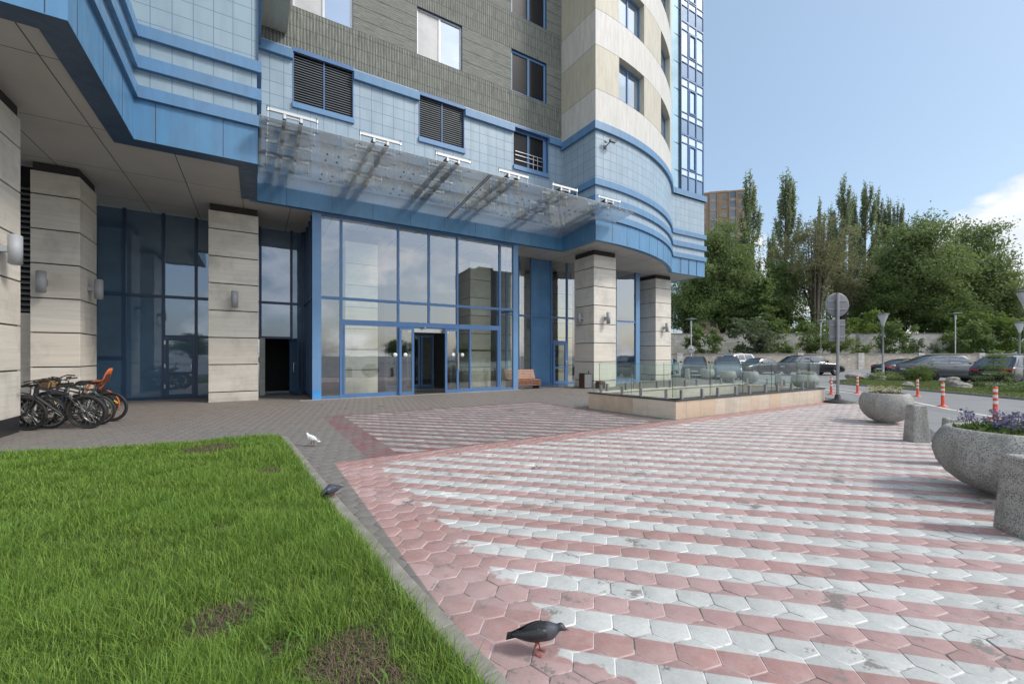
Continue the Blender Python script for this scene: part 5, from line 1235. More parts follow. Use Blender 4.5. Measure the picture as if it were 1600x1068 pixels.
# ------------------------------------------------------------------ pigeons
def pigeon(loc, rz, label, cb, cw, cn, tail=(.02, .02, .022), peck=0., pose='stand', beak=(.03, .03, .03)):
    r = empty('pigeon', (*loc, 0), rz, label=label, cat='pigeon')
    # body loft from tail root to head along +x: (x, z, half width, half height)
    ST = [(-.125, .112, .018, .012), (-.10, .116, .034, .026), (-.06, .124, .050, .044), (-.01, .130, .060, .056), (.04, .138, .058, .058), (.08, .150, .048, .052), (.108, .168, .034, .038), (.122, .188, .026, .028), (.134, .205, .0245, .0245), (.150, .214, .0225, .0225), (.166, .212, .016, .016), (.176, .209, .006, .007)]
    if peck:
        ST = [(x, z, a, b_) if x < .06 else (x+.012*peck, z-(x-.06)*.62*peck, a, b_) for x, z, a, b_ in ST]
    n = 14; k = MB(); vs = []
    for i, (x, z, a, b_) in enumerate(ST):
        for j in range(n):
            q = 2*math.pi*j/n; vs.append((x, a*math.cos(q), z+b_*math.sin(q)))
    k.mesh(vs, [(i*n+j, (i+1)*n+j, (i+1)*n+(j+1) % n, i*n+(j+1) % n) for i in range(len(ST)-1) for j in range(n)], 0, True)
    k.face([vs[j] for j in range(n)]); k.face([vs[(len(ST)-1)*n+j] for j in range(n)][::-1])
    m, t, b = mat('pigeon_plumage'); x_ = t.sep(t.obj())[0]; nz = t.noise(t.obj(), 60, 3, .6)
    c = t.mix(t.step(t.m('ADD', x_, t.m('MULTIPLY', t.m('SUBTRACT', nz, .5), .03)), .045, .07), cb, cn); c = t.mix(t.step(x_, .125, .14), c, tuple(v*.6 for v in cn))
    c = t.mix(t.m('MULTIPLY', t.step(t.noise(t.obj(), 130, 3), .55, .75), .25), c, tuple(min(1, v*2.5) for v in cb)); t.put(b.inputs['Base Color'], c); b.inputs['Roughness'].default_value = .45
    k.build('body', m, r, local=True, sub=1)
    for s in (-1, 1):                                                       # folded wings
        k = MB(); W = [(.075, .150, .030, .010), (.04, .146, .060, .036), (-.02, .138, .065, .040), (-.08, .126, .052, .028), (-.14, .116, .030, .014), (-.185, .108, .014, .005)]; vs = []
        for x, z, y, hh in W: vs += [(x, s*y*.62, z+hh), (x, s*(y+.004), z+hh*.4), (x, s*(y+.004), z-hh*.5), (x, s*y*.78, z-hh)]
        f = [(i*4+j, i*4+j+1, (i+1)*4+j+1, (i+1)*4+j) for i in range(5) for j in range(3)]; k.mesh(vs, f, 0, True)
        mw, t, b = mat('pigeon_wing'); p = t.obj(); v = t.n('ShaderNodeTexVoronoi'); t.put(v.inputs['Vector'], t.scale(p, (60, 90, 110))); v.inputs['Scale'].default_value = 1
        c = t.mix(t.step(v.outputs['Distance'], .25, .6), cw, tuple(x*.55 for x in cw)); c = t.mix(t.m('MULTIPLY', t.step(t.noise(p, 75, 3), .62, .67), .35), c, tuple(min(.7, x*6+.05) for x in cw)); t.put(b.inputs['Base Color'], c); b.inputs['Roughness'].default_value = .45
        wg = k.build('wing', mw, r, local=True, sub=1); so = wg.modifiers.new('solid', 'SOLIDIFY'); so.thickness = .006
    k = MB(); T = [(-.09, .030, .114, .010), (-.15, .034, .104, .007), (-.215, .040, .090, .004)]; vs = []
    for x, w_, z, hh in T: vs += [(x, -w_, z), (x, 0, z+hh), (x, w_, z), (x, 0, z-hh)]
    k.mesh(vs, [(i*4+j, i*4+(j+1) % 4, (i+1)*4+(j+1) % 4, (i+1)*4+j) for i in range(2) for j in range(4)]+[(8, 9, 10, 11)], 0, True); k.build('tail', simple('pigeon_tail', tail, .5), r, local=True)
    hx, hz = ST[-2][0], ST[-2][1]
    k = MB(); k.tube([(hx+.004, 0, hz-.002), (hx+.016, 0, hz-.005), (hx+.030, 0, hz-.012)], [.006, .0045, .0012], 8); k.build('beak', simple('pigeon_beak', beak, .5), r, local=True)
    for s in (-1, 1):
        k = MB(); k.lathe([(0, .004), (.003, .0028), (.004, 0), (.003, -.0028), (0, -.004)], (ST[-3][0]+.004, s*.0205, ST[-3][1]+.005), 10); k.build('eye', simple('pigeon_eye', (.25, .06, .02), .2), r, local=True)
        y = s*.026; fx = .012*s; k = MB(); k.tube([(-.005, y, .085), (fx-.012, y, .045), (fx, y, .008)], [.012, .0055, .0042], 8)
        for a in (-.5, 0, .5): k.tube([(fx, y, .008), (fx+.022*math.cos(a), y+.022*math.sin(a), .006), (fx+.040*math.cos(a), y+.040*math.sin(a), .003)], [.0042, .0036, .0018], 6)
        k.tube([(fx, y, .008), (fx-.02, y, .003)], [.004, .0018], 6); k.build('leg', simple('pigeon_leg', (.30, .085, .075), .6), r, local=True)
    return r
pg = pigeon((1.30, 1.85), R_(-38), 'dark grey pigeon walking on the pink and white pavers in the foreground', (.020, .021, .024), (.022, .022, .024), (.055, .06, .075), peck=.75); pg.scale = (.80, .84, .88)
pg = pigeon((.86, 8.15), R_(128), 'white pigeon standing on the grey pavers beyond the lawn corner', (.72, .72, .70), (.70, .70, .68), (.74, .74, .72), (.72, .72, .70), beak=(.4, .25, .2)); pg.scale = (.82, .82, 1.02)
pg = pigeon((.73, 5.0), R_(228), 'blue grey pigeon pecking at the kerb of the lawn', (.05, .06, .085), (.055, .065, .09), (.035, .04, .055), peck=1.2); pg.scale = (.9, .9, .95)
# ------------------------------------------------------------------ parked cars
M['cartyre'] = simple('car_tyre', (.014, .014, .014), .7); M['alloy'] = simple('alloy_wheel', (.42, .42, .43), .3, .8, var=.05); M['alloy_dark'] = simple('dark_alloy_wheel', (.05, .05, .052), .35, .7)
M['carglass'] = mirror('car_window_glass', (.85, .92, 1), .17, (.012, .014, .016)); M['redlight'] = simple('red_tail_light', (.42, .012, .016), .2, coat=1); M['headlight'] = simple('clear_headlight', (.55, .58, .6), .12, .4); M['blacktrim'] = simple('black_car_trim', (.015, .015, .016), .5); M['chrome'] = simple('chrome_trim', (.7, .7, .7), .12, 1.); M['plate'] = simple('white_number_plate', (.6, .6, .58), .5)
KINDS = {
 # body: (x, z top of lower body, half width factor, z bottom); cabin: windscreen base, roof front, roof rear, rear base
 'saloon': dict(L=4.85, W=1.86, H=1.46, body=[(-1, .52, .70, .30), (-.985, .68, .84, .22), (-.92, .76, .93, .19), (-.70, .86, .985, .18), (-.36, .94, 1, .18), (0, .95, 1, .18), (.36, .97, 1, .18), (.66, 1.0, .985, .19), (.90, 1.02, .93, .22), (.98, .98, .86, .30), (1, .72, .78, .36)], cab=(-.42, -.12, .36, .72), wheels=(-.60, .585), r=.335),
 'estate': dict(L=4.85, W=1.90, H=1.70, body=[(-1, .60, .70, .34), (-.985, .78, .84, .26), (-.92, .90, .93, .24), (-.70, 1.0, .985, .24), (-.38, 1.06, 1, .24), (0, 1.08, 1, .24), (.36, 1.10, 1, .24), (.66, 1.12, .99, .25), (.90, 1.12, .95, .27), (.985, 1.06, .90, .34), (1, .80, .84, .42)], cab=(-.43, -.18, .66, .95), wheels=(-.61, .60), r=.365),
 'crossover': dict(L=4.55, W=1.88, H=1.62, body=[(-1, .60, .70, .36), (-.985, .78, .84, .28), (-.92, .88, .93, .26), (-.70, .98, .985, .25), (-.38, 1.04, 1, .25), (0, 1.06, 1, .25), (.36, 1.08, 1, .25), (.66, 1.11, .99, .26), (.90, 1.10, .95, .30), (.985, 1.02, .90, .36), (1, .80, .84, .44)], cab=(-.45, -.16, .50, .93), wheels=(-.60, .585), r=.37),
 'van': dict(L=4.95, W=1.94, H=1.88, body=[(-1, .66, .74, .38), (-.985, .86, .86, .30), (-.92, .98, .95, .28), (-.70, 1.08, .985, .28), (-.40, 1.14, 1, .28), (0, 1.16, 1, .28), (.36, 1.16, 1, .28), (.66, 1.16, .99, .28), (.90, 1.16, .97, .30), (.985, 1.14, .95, .36), (1, .90, .92, .44)], cab=(-.46, -.26, .86, .985), wheels=(-.62, .60), r=.39)}
def paint(name, col):
    m, t, b = mat(name); t.put(b.inputs['Base Color'], t.mix(t.step(t.noise(t.obj(), 2.5, 4), .3, .7), col, tuple(x*.85+.004 for x in col)))
    b.inputs['Metallic'].default_value = .35; b.inputs['Roughness'].default_value = .32; b.inputs['Coat Weight'].default_value = .9; b.inputs['Coat Roughness'].default_value = .05
    return m
def car(kind, loc, rz, col, label, alloy='alloy', roof=None, scale=1.0):
    K = KINDS[kind]; L, W, H = K['L'], K['W']/2, K['H']; hl = L/2
    r = empty('parked_car', (*loc, -.07), rz, label=label, cat='car', group='cars parked in front of the stone wall'); r.scale = (scale,)*3
    pm = paint('car_paint', col); rm = paint('car_roof', roof) if roof else pm
    vs = []; n = 0
    for fx, zt, wf, zb in K['body']:
        x = fx*hl; w_ = W*wf; half = [(0, zb), (.80*w_, zb), (.95*w_, zb+.07), (1.0*w_, zb+.30*(zt-zb)), (.995*w_, zb+.62*(zt-zb)), (.955*w_, zt-.05), (.87*w_, zt-.005), (.45*w_, zt+.018), (0, zt+.022)]
        ring = [(x, y, z) for y, z in half]+[(x, -y, z) for y, z in half[-2:0:-1]]; n = len(ring); vs += ring
    S = len(K['body']); k = MB()
    k.mesh(vs, [(i*n+j, (i+1)*n+j, (i+1)*n+(j+1) % n, i*n+(j+1) % n) for i in range(S-1) for j in range(n)]+[tuple(range(n)), tuple((S-1)*n+j for j in range(n-1, -1, -1))], 0, True)
    bo = k.build('body', [pm, M['blacktrim']], r, local=True, sub=2)
    cut = MB()                                                             # wheel arches
    for fx in K['wheels']:
        cut.lathe([(0, -1.2), (K['r']*1.13, -1.2), (K['r']*1.13, 1.2), (0, 1.2)], (fx*hl, 0, K['r']), 28, 1, M=Matrix.Rotation(R_(90), 4, 'X'), smooth=False)
    co = cut.build('arch_cutter', M['blacktrim'], uv=False)
    bmesh_fix(co)
    bl = bo.modifiers.new('arch', 'BOOLEAN'); bl.object = co; bl.operation = 'DIFFERENCE'; bl.solver = 'EXACT'
    dg = bpy.context.evaluated_depsgraph_get(); dg.update(); co.matrix_world
    me = bpy.data.meshes.new_from_object(bo.evaluated_get(dg)); bo.modifiers.clear(); bo.data = me; bpy.data.objects.remove(co)
    w0, w1, w2, w3 = [v*hl for v in K['cab']]
    def topz(x):
        B = K['body']
        for a, c in zip(B, B[1:]):
            if a[0]*hl <= x <= c[0]*hl: return a[1]+(c[1]-a[1])*(x/hl-a[0])/(c[0]-a[0])
        return B[-1][1]
    yb, yr = W*.93, W*.70
    # greenhouse: a closed shell whose glass lies a few millimetres proud of it, leaving pillars and roof in body colour
    def lerp(p, q, f): return tuple(x+(y-x)*f for x, y in zip(p, q))
    def side(f, g, s, out=0.):
        xb = w0+(w3-w0)*f; xt = w1+(w2-w1)*f
        e = 1-.10*(abs(f-.5)*2)**3
        bt = (xb, yb*.985*e, topz(xb)-.03); tp = (xt, yr*(1-.05*(abs(f-.5)*2)**4), H-.055-.055*(abs(f-.45)*1.9)**2.4)
        p = lerp(bt, tp, g); bulge = .035*math.sin(math.pi*g)
        return (p[0], s*(p[1]+bulge+out), p[2])
    def endp(fr, h, g, out=0.):
        a = side(0. if fr else 1., g, 1); b__ = side(0. if fr else 1., g, -1); p = lerp(a, b__, h); k_ = .05*math.sin(math.pi*h)*(1-.4*g)
        return (p[0]+(-1 if fr else 1)*(k_+out), p[1], p[2]+.02*math.sin(math.pi*h)*g+out*.5)
    def grid(mbx, fn, nu, nv):
        vs = [fn(i/nu, j/nv) for i in range(nu+1) for j in range(nv+1)]
        mbx.mesh(vs, [(i*(nv+1)+j, (i+1)*(nv+1)+j, (i+1)*(nv+1)+j+1, i*(nv+1)+j+1) for i in range(nu) for j in range(nv)], 0, True)
    k = MB()
    for s in (1, -1): grid(k, lambda u_, v__: side(u_, v__, s), 10, 4)
    grid(k, lambda u_, v__: endp(True, u_, v__), 6, 4); grid(k, lambda u_, v__: endp(False, u_, v__), 6, 4)
    def roof_pt(u_, v__):
        a = side(u_, 1, 1); b__ = side(u_, 1, -1); p = lerp(a, b__, v__); q = (2*v__-1)**2
        return (p[0]+(-.05 if u_ == 0 else .05 if u_ == 1 else 0)*(1-q)*.6, p[1], p[2]+.055*(1-q))
    grid(k, roof_pt, 8, 6)
    k.build('roof', rm, r, local=True)
    g = MB(); grid(g, lambda u_, v__: endp(True, .07+.86*u_, .06+.86*v__, .012), 6, 4); g.build('windscreen', M['carglass'], r, local=True)
    g = MB(); grid(g, lambda u_, v__: endp(False, .09+.82*u_, .10+.78*v__, .012), 6, 4); g.build('rear_window', M['carglass'], r, local=True)
    for s in (1, -1):
        mid = .50 if kind != 'saloon' else .52
        for (f0, f1) in ([(.10, mid-.015), (mid+.015, .80), (.825, .93)] if kind in ('estate', 'van') else [(.10, mid-.015), (mid+.015, .86)]):
            g = MB(); grid(g, lambda u_, v__: side(f0+(f1-f0)*u_, .10+(.80)*v__, s, .008), 4, 3); g.build('side_window', M['carglass'], r, local=True)
        g = MB(); g.tube([side(f_/8, .07, s, .012) for f_ in range(1, 8)], .008, 5); g.build('belt_trim', M['chrome'], r, local=True)
        g = MB(); x = w0+.28; g.box(x, x+.13, s*W*.98 if s > 0 else -W*1.14, s*W*1.14 if s > 0 else -W*.98, topz(0)+.02, topz(0)+.17); g.build('mirror', pm, r, local=True, bevel=.03, seg=2)
        b0 = K['body'][1]; g = MB(); x = -hl*.972; z = b0[1]-.06
        g.hexa([(x, s*W*.42, z-.06), (x+.05, s*W*.82, z-.05), (x+.34, s*W*.935, z+.03), (x+.10, s*W*.5, z-.02), (x+.03, s*W*.42, z+.05), (x+.09, s*W*.83, z+.06), (x+.36, s*W*.925, z+.10), (x+.15, s*W*.5, z+.07)]); g.build('headlight', M['headlight'], r, local=True)
        e0 = K['body'][-2]; g = MB(); x = hl*.985; z = e0[1]-.20
        g.hexa([(x-.30, s*W*.93, z), (x+.012, s*W*.86, z), (x+.03, s*W*.45, z+.01), (x-.1, s*W*.5, z), (x-.30, s*W*.925, z+.12), (x-.01, s*W*.85, z+.13), (x+.02, s*W*.45, z+.12), (x-.1, s*W*.5, z+.12)]); g.build('tail_light', M['redlight'], r, local=True)
        g = MB(); g.hexa([(K['wheels'][0]*hl+.5, s*W*.965, .26), (K['wheels'][1]*hl-.5, s*W*.965, .26), (K['wheels'][1]*hl-.5, s*W*1.0, .27), (K['wheels'][0]*hl+.5, s*W*1.0, .27), (K['wheels'][0]*hl+.5, s*W*.965, .36), (K['wheels'][1]*hl-.5, s*W*.965, .36), (K['wheels'][1]*hl-.5, s*W*1.003, .35), (K['wheels'][0]*hl+.5, s*W*1.003, .35)]); g.build('sill', M['blacktrim'], r, local=True)
        for q in (.12, -.9):
            g = MB(); g.box(q, q+.2, s*W*.985 if s > 0 else -W*1.012, s*W*1.012 if s > 0 else -W*.985, topz(0)-.17, topz(0)-.145); g.build('door_handle', M['chrome'], r, local=True)
        for fx in K['wheels']:
            rr = K['r']; y0 = s*(W-.12); MM = Matrix.Rotation(R_(90), 4, 'X')
            g = MB(); g.lathe([(rr*.64, -.11), (rr*.92, -.115), (rr, -.08), (rr, .08), (rr*.92, .115), (rr*.64, .11)], (fx*hl, y0, rr), 28, M=MM); wh = g.build('wheel', M['cartyre'], r, local=True)
            g = MB(); yo = y0+s*.085
            g.torus((fx*hl, yo, rr), rr*.63, rr*.045, n=28, m=6)
            for i in range(5):
                for dd in (-.13, .13):
                    a = 2*math.pi*i/5+.3; g.tube([(fx*hl+rr*.12*math.cos(a), yo, rr+rr*.12*math.sin(a)), (fx*hl+rr*.62*math.cos(a+dd), yo, rr+rr*.62*math.sin(a+dd))], rr*.055, 5)
            g.lathe([(0, .02), (rr*.16, .015), (rr*.16, -.02)], (fx*hl, yo, rr), 12, M=MM); g.build('rim', M[alloy], wh, local=True)
            g = MB(); g.lathe([(0, 0), (rr*.66, 0)], (fx*hl, y0, rr), 20, M=MM); g.build('brake', M['blacktrim'], wh, local=True)
    b0 = K['body'][0]
    g = MB(); g.box(-hl-.012, -hl+.2, -W*.52, W*.52, b0[3]+.02, b0[1]-.10); g.build('grille', M['blacktrim'], r, local=True, bevel=.02)
    g = MB(); g.box(-hl-.03, -hl-.012, -.26, .26, .46, .57); g.build('number_plate', M['plate'], r, local=True)
    e0 = K['body'][-1]; g = MB(); g.box(hl+.0, hl+.02, -.26, .26, e0[1]-.12, e0[1]-.01); g.build('number_plate', M['plate'], r, local=True)
    g = MB(); g.box(hl-.25, hl+.03, -W*.80, W*.80, .30, .46); g.build('bumper', M['blacktrim'], r, local=True, bevel=.04, seg=2)
    return r
def bmesh_fix(o):
    bm = bmesh.new(); bm.from_mesh(o.data); bmesh.ops.remove_doubles(bm, verts=bm.verts, dist=1e-5); bmesh.ops.recalc_face_normals(bm, faces=bm.faces); bm.to_mesh(o.data); bm.free()
def face_dir(dx, dl):
    """heading so that the car's front (-x) points dx to the right and dl along the view axis"""
    v_ = Vector((RT[0]*dx+FW[0]*dl, RT[1]*dx+FW[1]*dl)); return math.atan2(-v_.y, -v_.x)
car('estate', DL(35.8, 25.5), face_dir(1, .03), (.010, .011, .014), 'black estate car seen from its right side with silver wheels, before the stone wall')
car('saloon', DL(37.6, 22.0), face_dir(-.9, -.35), (.008, .008, .009), 'black saloon with sloping bonnet directly behind the black estate car')
car('van', DL(46, 25.3), face_dir(.93, .4), (.60, .60, .58), 'white off-road wagon seen from behind next to the black saloon')
car('crossover', DL(30.4, 15.6), face_dir(-.42, -.9), (.16, .20, .245), 'blue grey car with pale windscreen facing the camera behind the glass balustrade', roof=(.05, .06, .07))
car('crossover', DL(33.0, 14.4), face_dir(-.42, -.9), (.015, .017, .02), 'dark car facing the camera left of the blue grey car')
car('saloon', DL(38, 13.9), face_dir(-.5, -.85), (.22, .33, .40), 'pale blue car partly hidden by the farthest pillar')
car('saloon', DL(32.5, 30.7), face_dir(.95, .05), (.010, .011, .013), 'low black saloon parked beside the street lamp', scale=.97)
car('crossover', DL(26.9, 28.0), face_dir(.93, -.22), (.10, .108, .112), 'grey crossover car parked behind the grass island', alloy='alloy_dark', scale=1.07)
car('estate', DL(22.4, 27.0), face_dir(.95, .30), (.012, .016, .034), 'navy blue car with a red tail light at the right edge', alloy='alloy_dark')
# ------------------------------------------------------------------ trees and shrubs
M['bark'] = simple('grey_brown_bark', (.10, .085, .065), .95, var=.35, vs=4, bump=.7, bs=18)
def lm(n, a, b_, c): M[n] = leafy(n, a, b_, c, .46, .55)
lm('leaf_dark', (.080, .135, .042), (.165, .235, .078), (.112, .175, .056)); lm('leaf_mid', (.115, .172, .058), (.235, .295, .115), (.16, .225, .082)); lm('leaf_poplar', (.18, .225, .125), (.33, .375, .225), (.24, .29, .17))
lm('leaf_olive', (.16, .158, .085), (.26, .245, .145), (.20, .19, .105)); lm('leaf_light', (.085, .145, .024), (.14, .21, .045), (.105, .17, .030)); lm('leaf_grey', (.075, .105, .065), (.12, .15, .095), (.09, .12, .078)); lm('leaf_brown', (.095, .070, .042), (.13, .10, .06), (.10, .08, .05))
def crown_points(kind, H, W, n, rg):
    """leaf centres gathered in clumps along limbs; returns leaves and the limb lines"""
    limbs = []; C = []
    if kind == 'column':
        nl = 40
        for i in range(nl):
            f = i/(nl-1); z0 = H*(.03+.80*f); a = rg.uniform(0, 6.28); ln = H*(.13+.10*(1-f))*rg.uniform(.8, 1.15)
            env = W*.5*(1-.62*f**2.2)*(.75+.25*min(1, f*4))*rg.uniform(.35, 1.0)
            limbs.append([(0, 0, z0), (env*.75*math.cos(a), env*.75*math.sin(a), z0+ln*.40), (env*1.0*math.cos(a), env*1.0*math.sin(a), min(z0+ln, H*.99))])
        limbs.append([(0, 0, H*.72), (rg.normal(0, .1), rg.normal(0, .1), H*.86), (rg.normal(0, .1), rg.normal(0, .1), H)])
        per = n//len(limbs)
        for L in limbs:
            m_ = max(3, int(per/22))
            if L[0][2] < H*.24: m_ = int(m_*.6)
            for j in range(m_):
                t_ = rg.uniform(.25, 1.03); p, q = (L[0], L[1]) if t_ < .5 else (L[1], L[2]); u_ = t_*2 if t_ < .5 else t_*2-1
                c = np.array(p)+(np.array(q)-np.array(p))*u_
                C.append(c+rg.normal(0, 1, (22, 3))*np.array([.11, .11, .42])*(W/4.0))
    elif kind == 'cone':
        for i in range(60):
            f = rg.random()**.8; z0 = H*(.04+.93*f); z0 = (round(z0/.24)*.24 if H < 3 else z0); a = rg.uniform(0, 6.28); rad = W*.5*(1-f)*rg.uniform(.5, 1.05)+.15
            limbs.append([(0, 0, z0), (rad*math.cos(a), rad*math.sin(a), z0-rad*.12)])
            for j in range(max(2, int(n/60/24))):
                u_ = rg.uniform(.3, 1.05); c = np.array([rad*u_*math.cos(a), rad*u_*math.sin(a), z0-rad*.12*u_]); C.append(c+rg.normal(0, 1, (24, 3))*np.array([.30, .30, .15])*(W/5))
    else:
        base = {'open': .40, 'round': .22, 'bush': .0, 'pine': .0}[kind]
        ncl = 46 if kind != 'bush' else 24
        if kind == 'round': ncl = 78
        for i in range(ncl):
            while True:
                v_ = rg.uniform(-1, 1, 3)
                if .25 < np.linalg.norm(v_) < 1: break
            v_ *= (.55+.45*np.linalg.norm(v_)) if kind != 'bush' else 1
            low = v_[2] < 0
            v_ *= rg.uniform(.78, 1.12) if kind == 'round' else 1
            c = np.array([v_[0]*W*.5*(1.0 if not low else .9), v_[1]*W*.5, H*(base+(1-base)*(.5+.5*v_[2]))])
            c[2] = min(c[2], H*rg.uniform(.92, 1.0)); c[:2] *= (1.0 if kind != 'round' else 1.08-.45*max(0, (c[2]/H-.55)/.45))
            if kind in ('open', 'round'): limbs.append([(0, 0, H*base*.6), (c[0]*.35, c[1]*.35, H*base*.6+(c[2]-H*base*.6)*.5), tuple(c)])
            for j in range(max(2, int(n/ncl/30))):
                cc = c+rg.normal(0, 1, 3)*np.array([W*.075, W*.075, H*.035 if kind != 'bush' else H*.07]); d_ = rg.normal(0, 1, (30, 3))*np.array([.42, .42, .24])*(max(W, 3)/8)
                d_[:, 2] += (d_[:, 0]+d_[:, 1])*.25; C.append(cc+d_)
    return np.concatenate(C), limbs
def make_tree(kind, H, W, n, leaf, seed, leafsize=.17, name='tree', trunk=.02, extra=None):
    rg = np.random.default_rng(seed); P, limbs = crown_points(kind, H, W, n, rg)
    P = P[P[:, 2] > .05]
    r = empty(name, (0, 0, 0)); V, F = leaf_quads(P, leafsize, seed, flat=.25, aspect=.42); np_mesh('crown', V, F, M[leaf], r)
    if extra:
        k = rg.random(len(P)) < extra[1]; k &= (P[:, 0] < W*.1); V, F = leaf_quads(P[k]+rg.normal(0, .3, (k.sum(), 3)), leafsize, seed+5, aspect=.4); np_mesh('crown', V, F, M[extra[0]], r)
    if kind != 'bush':
        b_ = MB(); tr = H*trunk*.6
        if kind == 'open':
            for s in range(8):
                a = rg.uniform(0, 6.28); q = W*.34*rg.uniform(.3, 1); b_.tube([(.25*math.cos(a), .25*math.sin(a), -.3), (q*.45*math.cos(a), q*.45*math.sin(a), H*.35), (q*math.cos(a), q*math.sin(a), H*.82)], [tr*.9, tr*.6, tr*.2], 7)
        else: b_.tube([(0, 0, -.3), (.05, .08, H*.35), (0, .05, H*(.93 if kind != 'round' else .75))], [tr, tr*.7, tr*.15], 8)
        for L in limbs: b_.tube(L, [tr*.32, tr*.18, tr*.06][:len(L)] if len(L) == 3 else [tr*.25, tr*.05], 5, cap=False)
        b_.build('trunk', M['bark'], r, local=True, uv=False)
    return r
TREES = []
def plant(proto, D, px, top_py, base_z, label, cat='tree', group=None, wscale=1.0, H0=None):
    """stand a copy of the tree D metres away; its height follows from how high it rises"""
    o = proto if proto.get('used') is None else copy_tree(proto)
    proto['used'] = 1
    h = (555-top_py)/655*D+1.6-base_z; s = h/H0
    o.location = (*DL(D, (px-800)/655*D), base_z); o.scale = (s*wscale, s*wscale, s); o.rotation_euler.z = random.uniform(0, 6.28)
    if 'used' in o.keys() and o is not proto: del o['used']
    tag(o, label, cat, group); TREES.append(o); return o
pop = [make_tree('column', 24, 5.0, 17000, 'leaf_poplar', 11+i, .155, 'poplar_tree', .018) for i in range(3)]
GP = 'tall columnar poplars behind the wall'
for i, (D, px, ty, w_, lb) in enumerate([(66, 1171, 275, .95, 'columnar poplar right beside the brown tower block'), (70, 1228, 272, 1.0, 'tallest columnar poplar standing alone left of the open brownish tree'), (68, 1207, 365, .8, 'short poplar stem at the foot of the tallest poplar'),
                                         (74, 1319, 281, .85, 'leftmost poplar of the cluster above the round sign back'), (76, 1335, 305, .5, 'thin poplar second in the cluster above the round sign'), (74, 1352, 286, .85, 'full poplar in the middle of the cluster'),
                                         (78, 1373, 301, .62, 'slim poplar right of the middle of the cluster'), (76, 1388, 312, .60, 'slim poplar between two others at the cluster right side'), (74, 1403, 315, .68, 'last poplar of the cluster next to the large maple'), (84, 1281, 316, .6, 'poplar spire rising from the open brownish tree'), (86, 1298, 324, .6, 'small poplar tip right of the open brownish tree')]):
    plant(pop[i % 3], D, px, ty, 1.8, lb, 'tree', GP, w_*1.05, 24)
rnd = [make_tree('round', 14, 9.0, 25000, 'leaf_mid', 31, .165, 'broadleaf_tree', .024), make_tree('round', 14, 9.0, 25000, 'leaf_dark', 33, .165, 'broadleaf_tree', .024), make_tree('round', 14, 8.5, 24000, 'leaf_mid', 35, .165, 'broadleaf_tree', .022, extra=('leaf_brown', .16))]
opn = [make_tree('open', 17, 8.2, 13000, 'leaf_olive', 41, .14, 'open_tree', .022)]
GB = 'broadleaf trees behind the block wall'
for q, D, px, ty, w_, lb in [(rnd[0], 62, 1128, 338, .78, 'tall bushy tree in front of the brown tower block'), (rnd[1], 61, 1078, 425, 1.15, 'dark tree just right of the blue building corner'), (rnd[1], 60, 1146, 432, 1.0, 'dark low tree under the brown tower block'),
                             (rnd[1], 62, 1218, 412, 1.0, 'dark green tree below the tallest poplar'), (rnd[0], 63, 1440, 328, .84, 'largest maple like tree, highest crown at the right'), (rnd[2], 64, 1518, 347, .84, 'tree with a brown patch of leaves in its crown'),
                             (rnd[0], 63, 1572, 418, .95, 'smaller tree at the right end before the pale cloud'), (rnd[1], 64, 1368, 418, 1.0, 'dark tree under the poplar cluster'), (rnd[1], 60, 1475, 452, 1.25, 'dark tree in front of the largest maple'), (rnd[0], 66, 1408, 395, .8, 'mid green tree between the poplars and the largest maple'),
                             (rnd[0], 66, 1480, 385, .75, 'mid green tree between the largest maple and the brown patched tree')]:
    plant(q, D, px, ty, 1.8, lb, 'tree', GB, w_, 14)
plant(opn[0], 60, 1272, 328, 1.8, 'open brownish tree with several bare leaning stems', 'tree', GB, .92, 17)
plant(opn[0], 64, 1316, 378, 1.8, 'open olive tree right of the brownish stems', 'tree', GB, .85, 17)
con = [make_tree('cone', 9, 5.2, 5200, 'leaf_dark', 51, .20, 'conifer_tree', .02)]
plant(con[0], 57.5, 1192, 432, 1.8, 'dark conifer beside the gap of sky', 'tree', GB, 1.1, 9)
bsh = {k: make_tree('bush', 3, 3.4, 3200, k, 61+i, .13, 'shrub') for i, k in enumerate(('leaf_light', 'leaf_dark', 'leaf_grey', 'leaf_mid'))}
GS = 'shrubs growing along the walls'
for k, D, px, ty, w_, lb in [('leaf_grey', 52.5, 1172, 492, 1.0, 'large grey green shrub in front of the block wall'), ('leaf_dark', 52.5, 1098, 505, .9, 'dark shrub behind the far disc lamp'), ('leaf_light', 58.5, 1345, 488, 1.0, 'bright green bush above the wall right of the round sign'), ('leaf_light', 58.5, 1250, 494, .9, 'bright green bush above the wall under the conifer'),
                             ('leaf_mid', 52.5, 1312, 512, .8, 'green shrub on the bank left of the sign pole'), ('leaf_mid', 53, 1278, 508, 1.0, 'loose shrub covering the wall left of the sign pole'), ('leaf_dark', 53, 1398, 500, .8, 'dark upright shrub right of the street lamp'), ('leaf_grey', 53, 1432, 527, .7, 'small grey shrub before the block wall'), ('leaf_grey', 53, 1460, 535, .6, 'lowest grey shrub before the block wall'),
                             ('leaf_light', 54, 1545, 488, 1.1, 'big bright green bush at the right above the stone wall'), ('leaf_light', 54.5, 1592, 497, 1.0, 'bright green bush at the right edge'), ('leaf_dark', 53, 1512, 500, .9, 'dark bush left of the big bright green bush'), ('leaf_mid', 52.2, 1345, 535, 1.1, 'low spreading shrub on the bank'), ('leaf_mid', 52, 1225, 533, 1.2, 'low weedy shrub on the bank left of the loose shrub')]:
    plant(bsh[k], D, px, ty, 1.5, lb, 'shrub', GS, w_, 3)
ish = make_tree('bush', 1.2, 1.5, 1800, 'leaf_light', 71, .07, 'island_shrub')
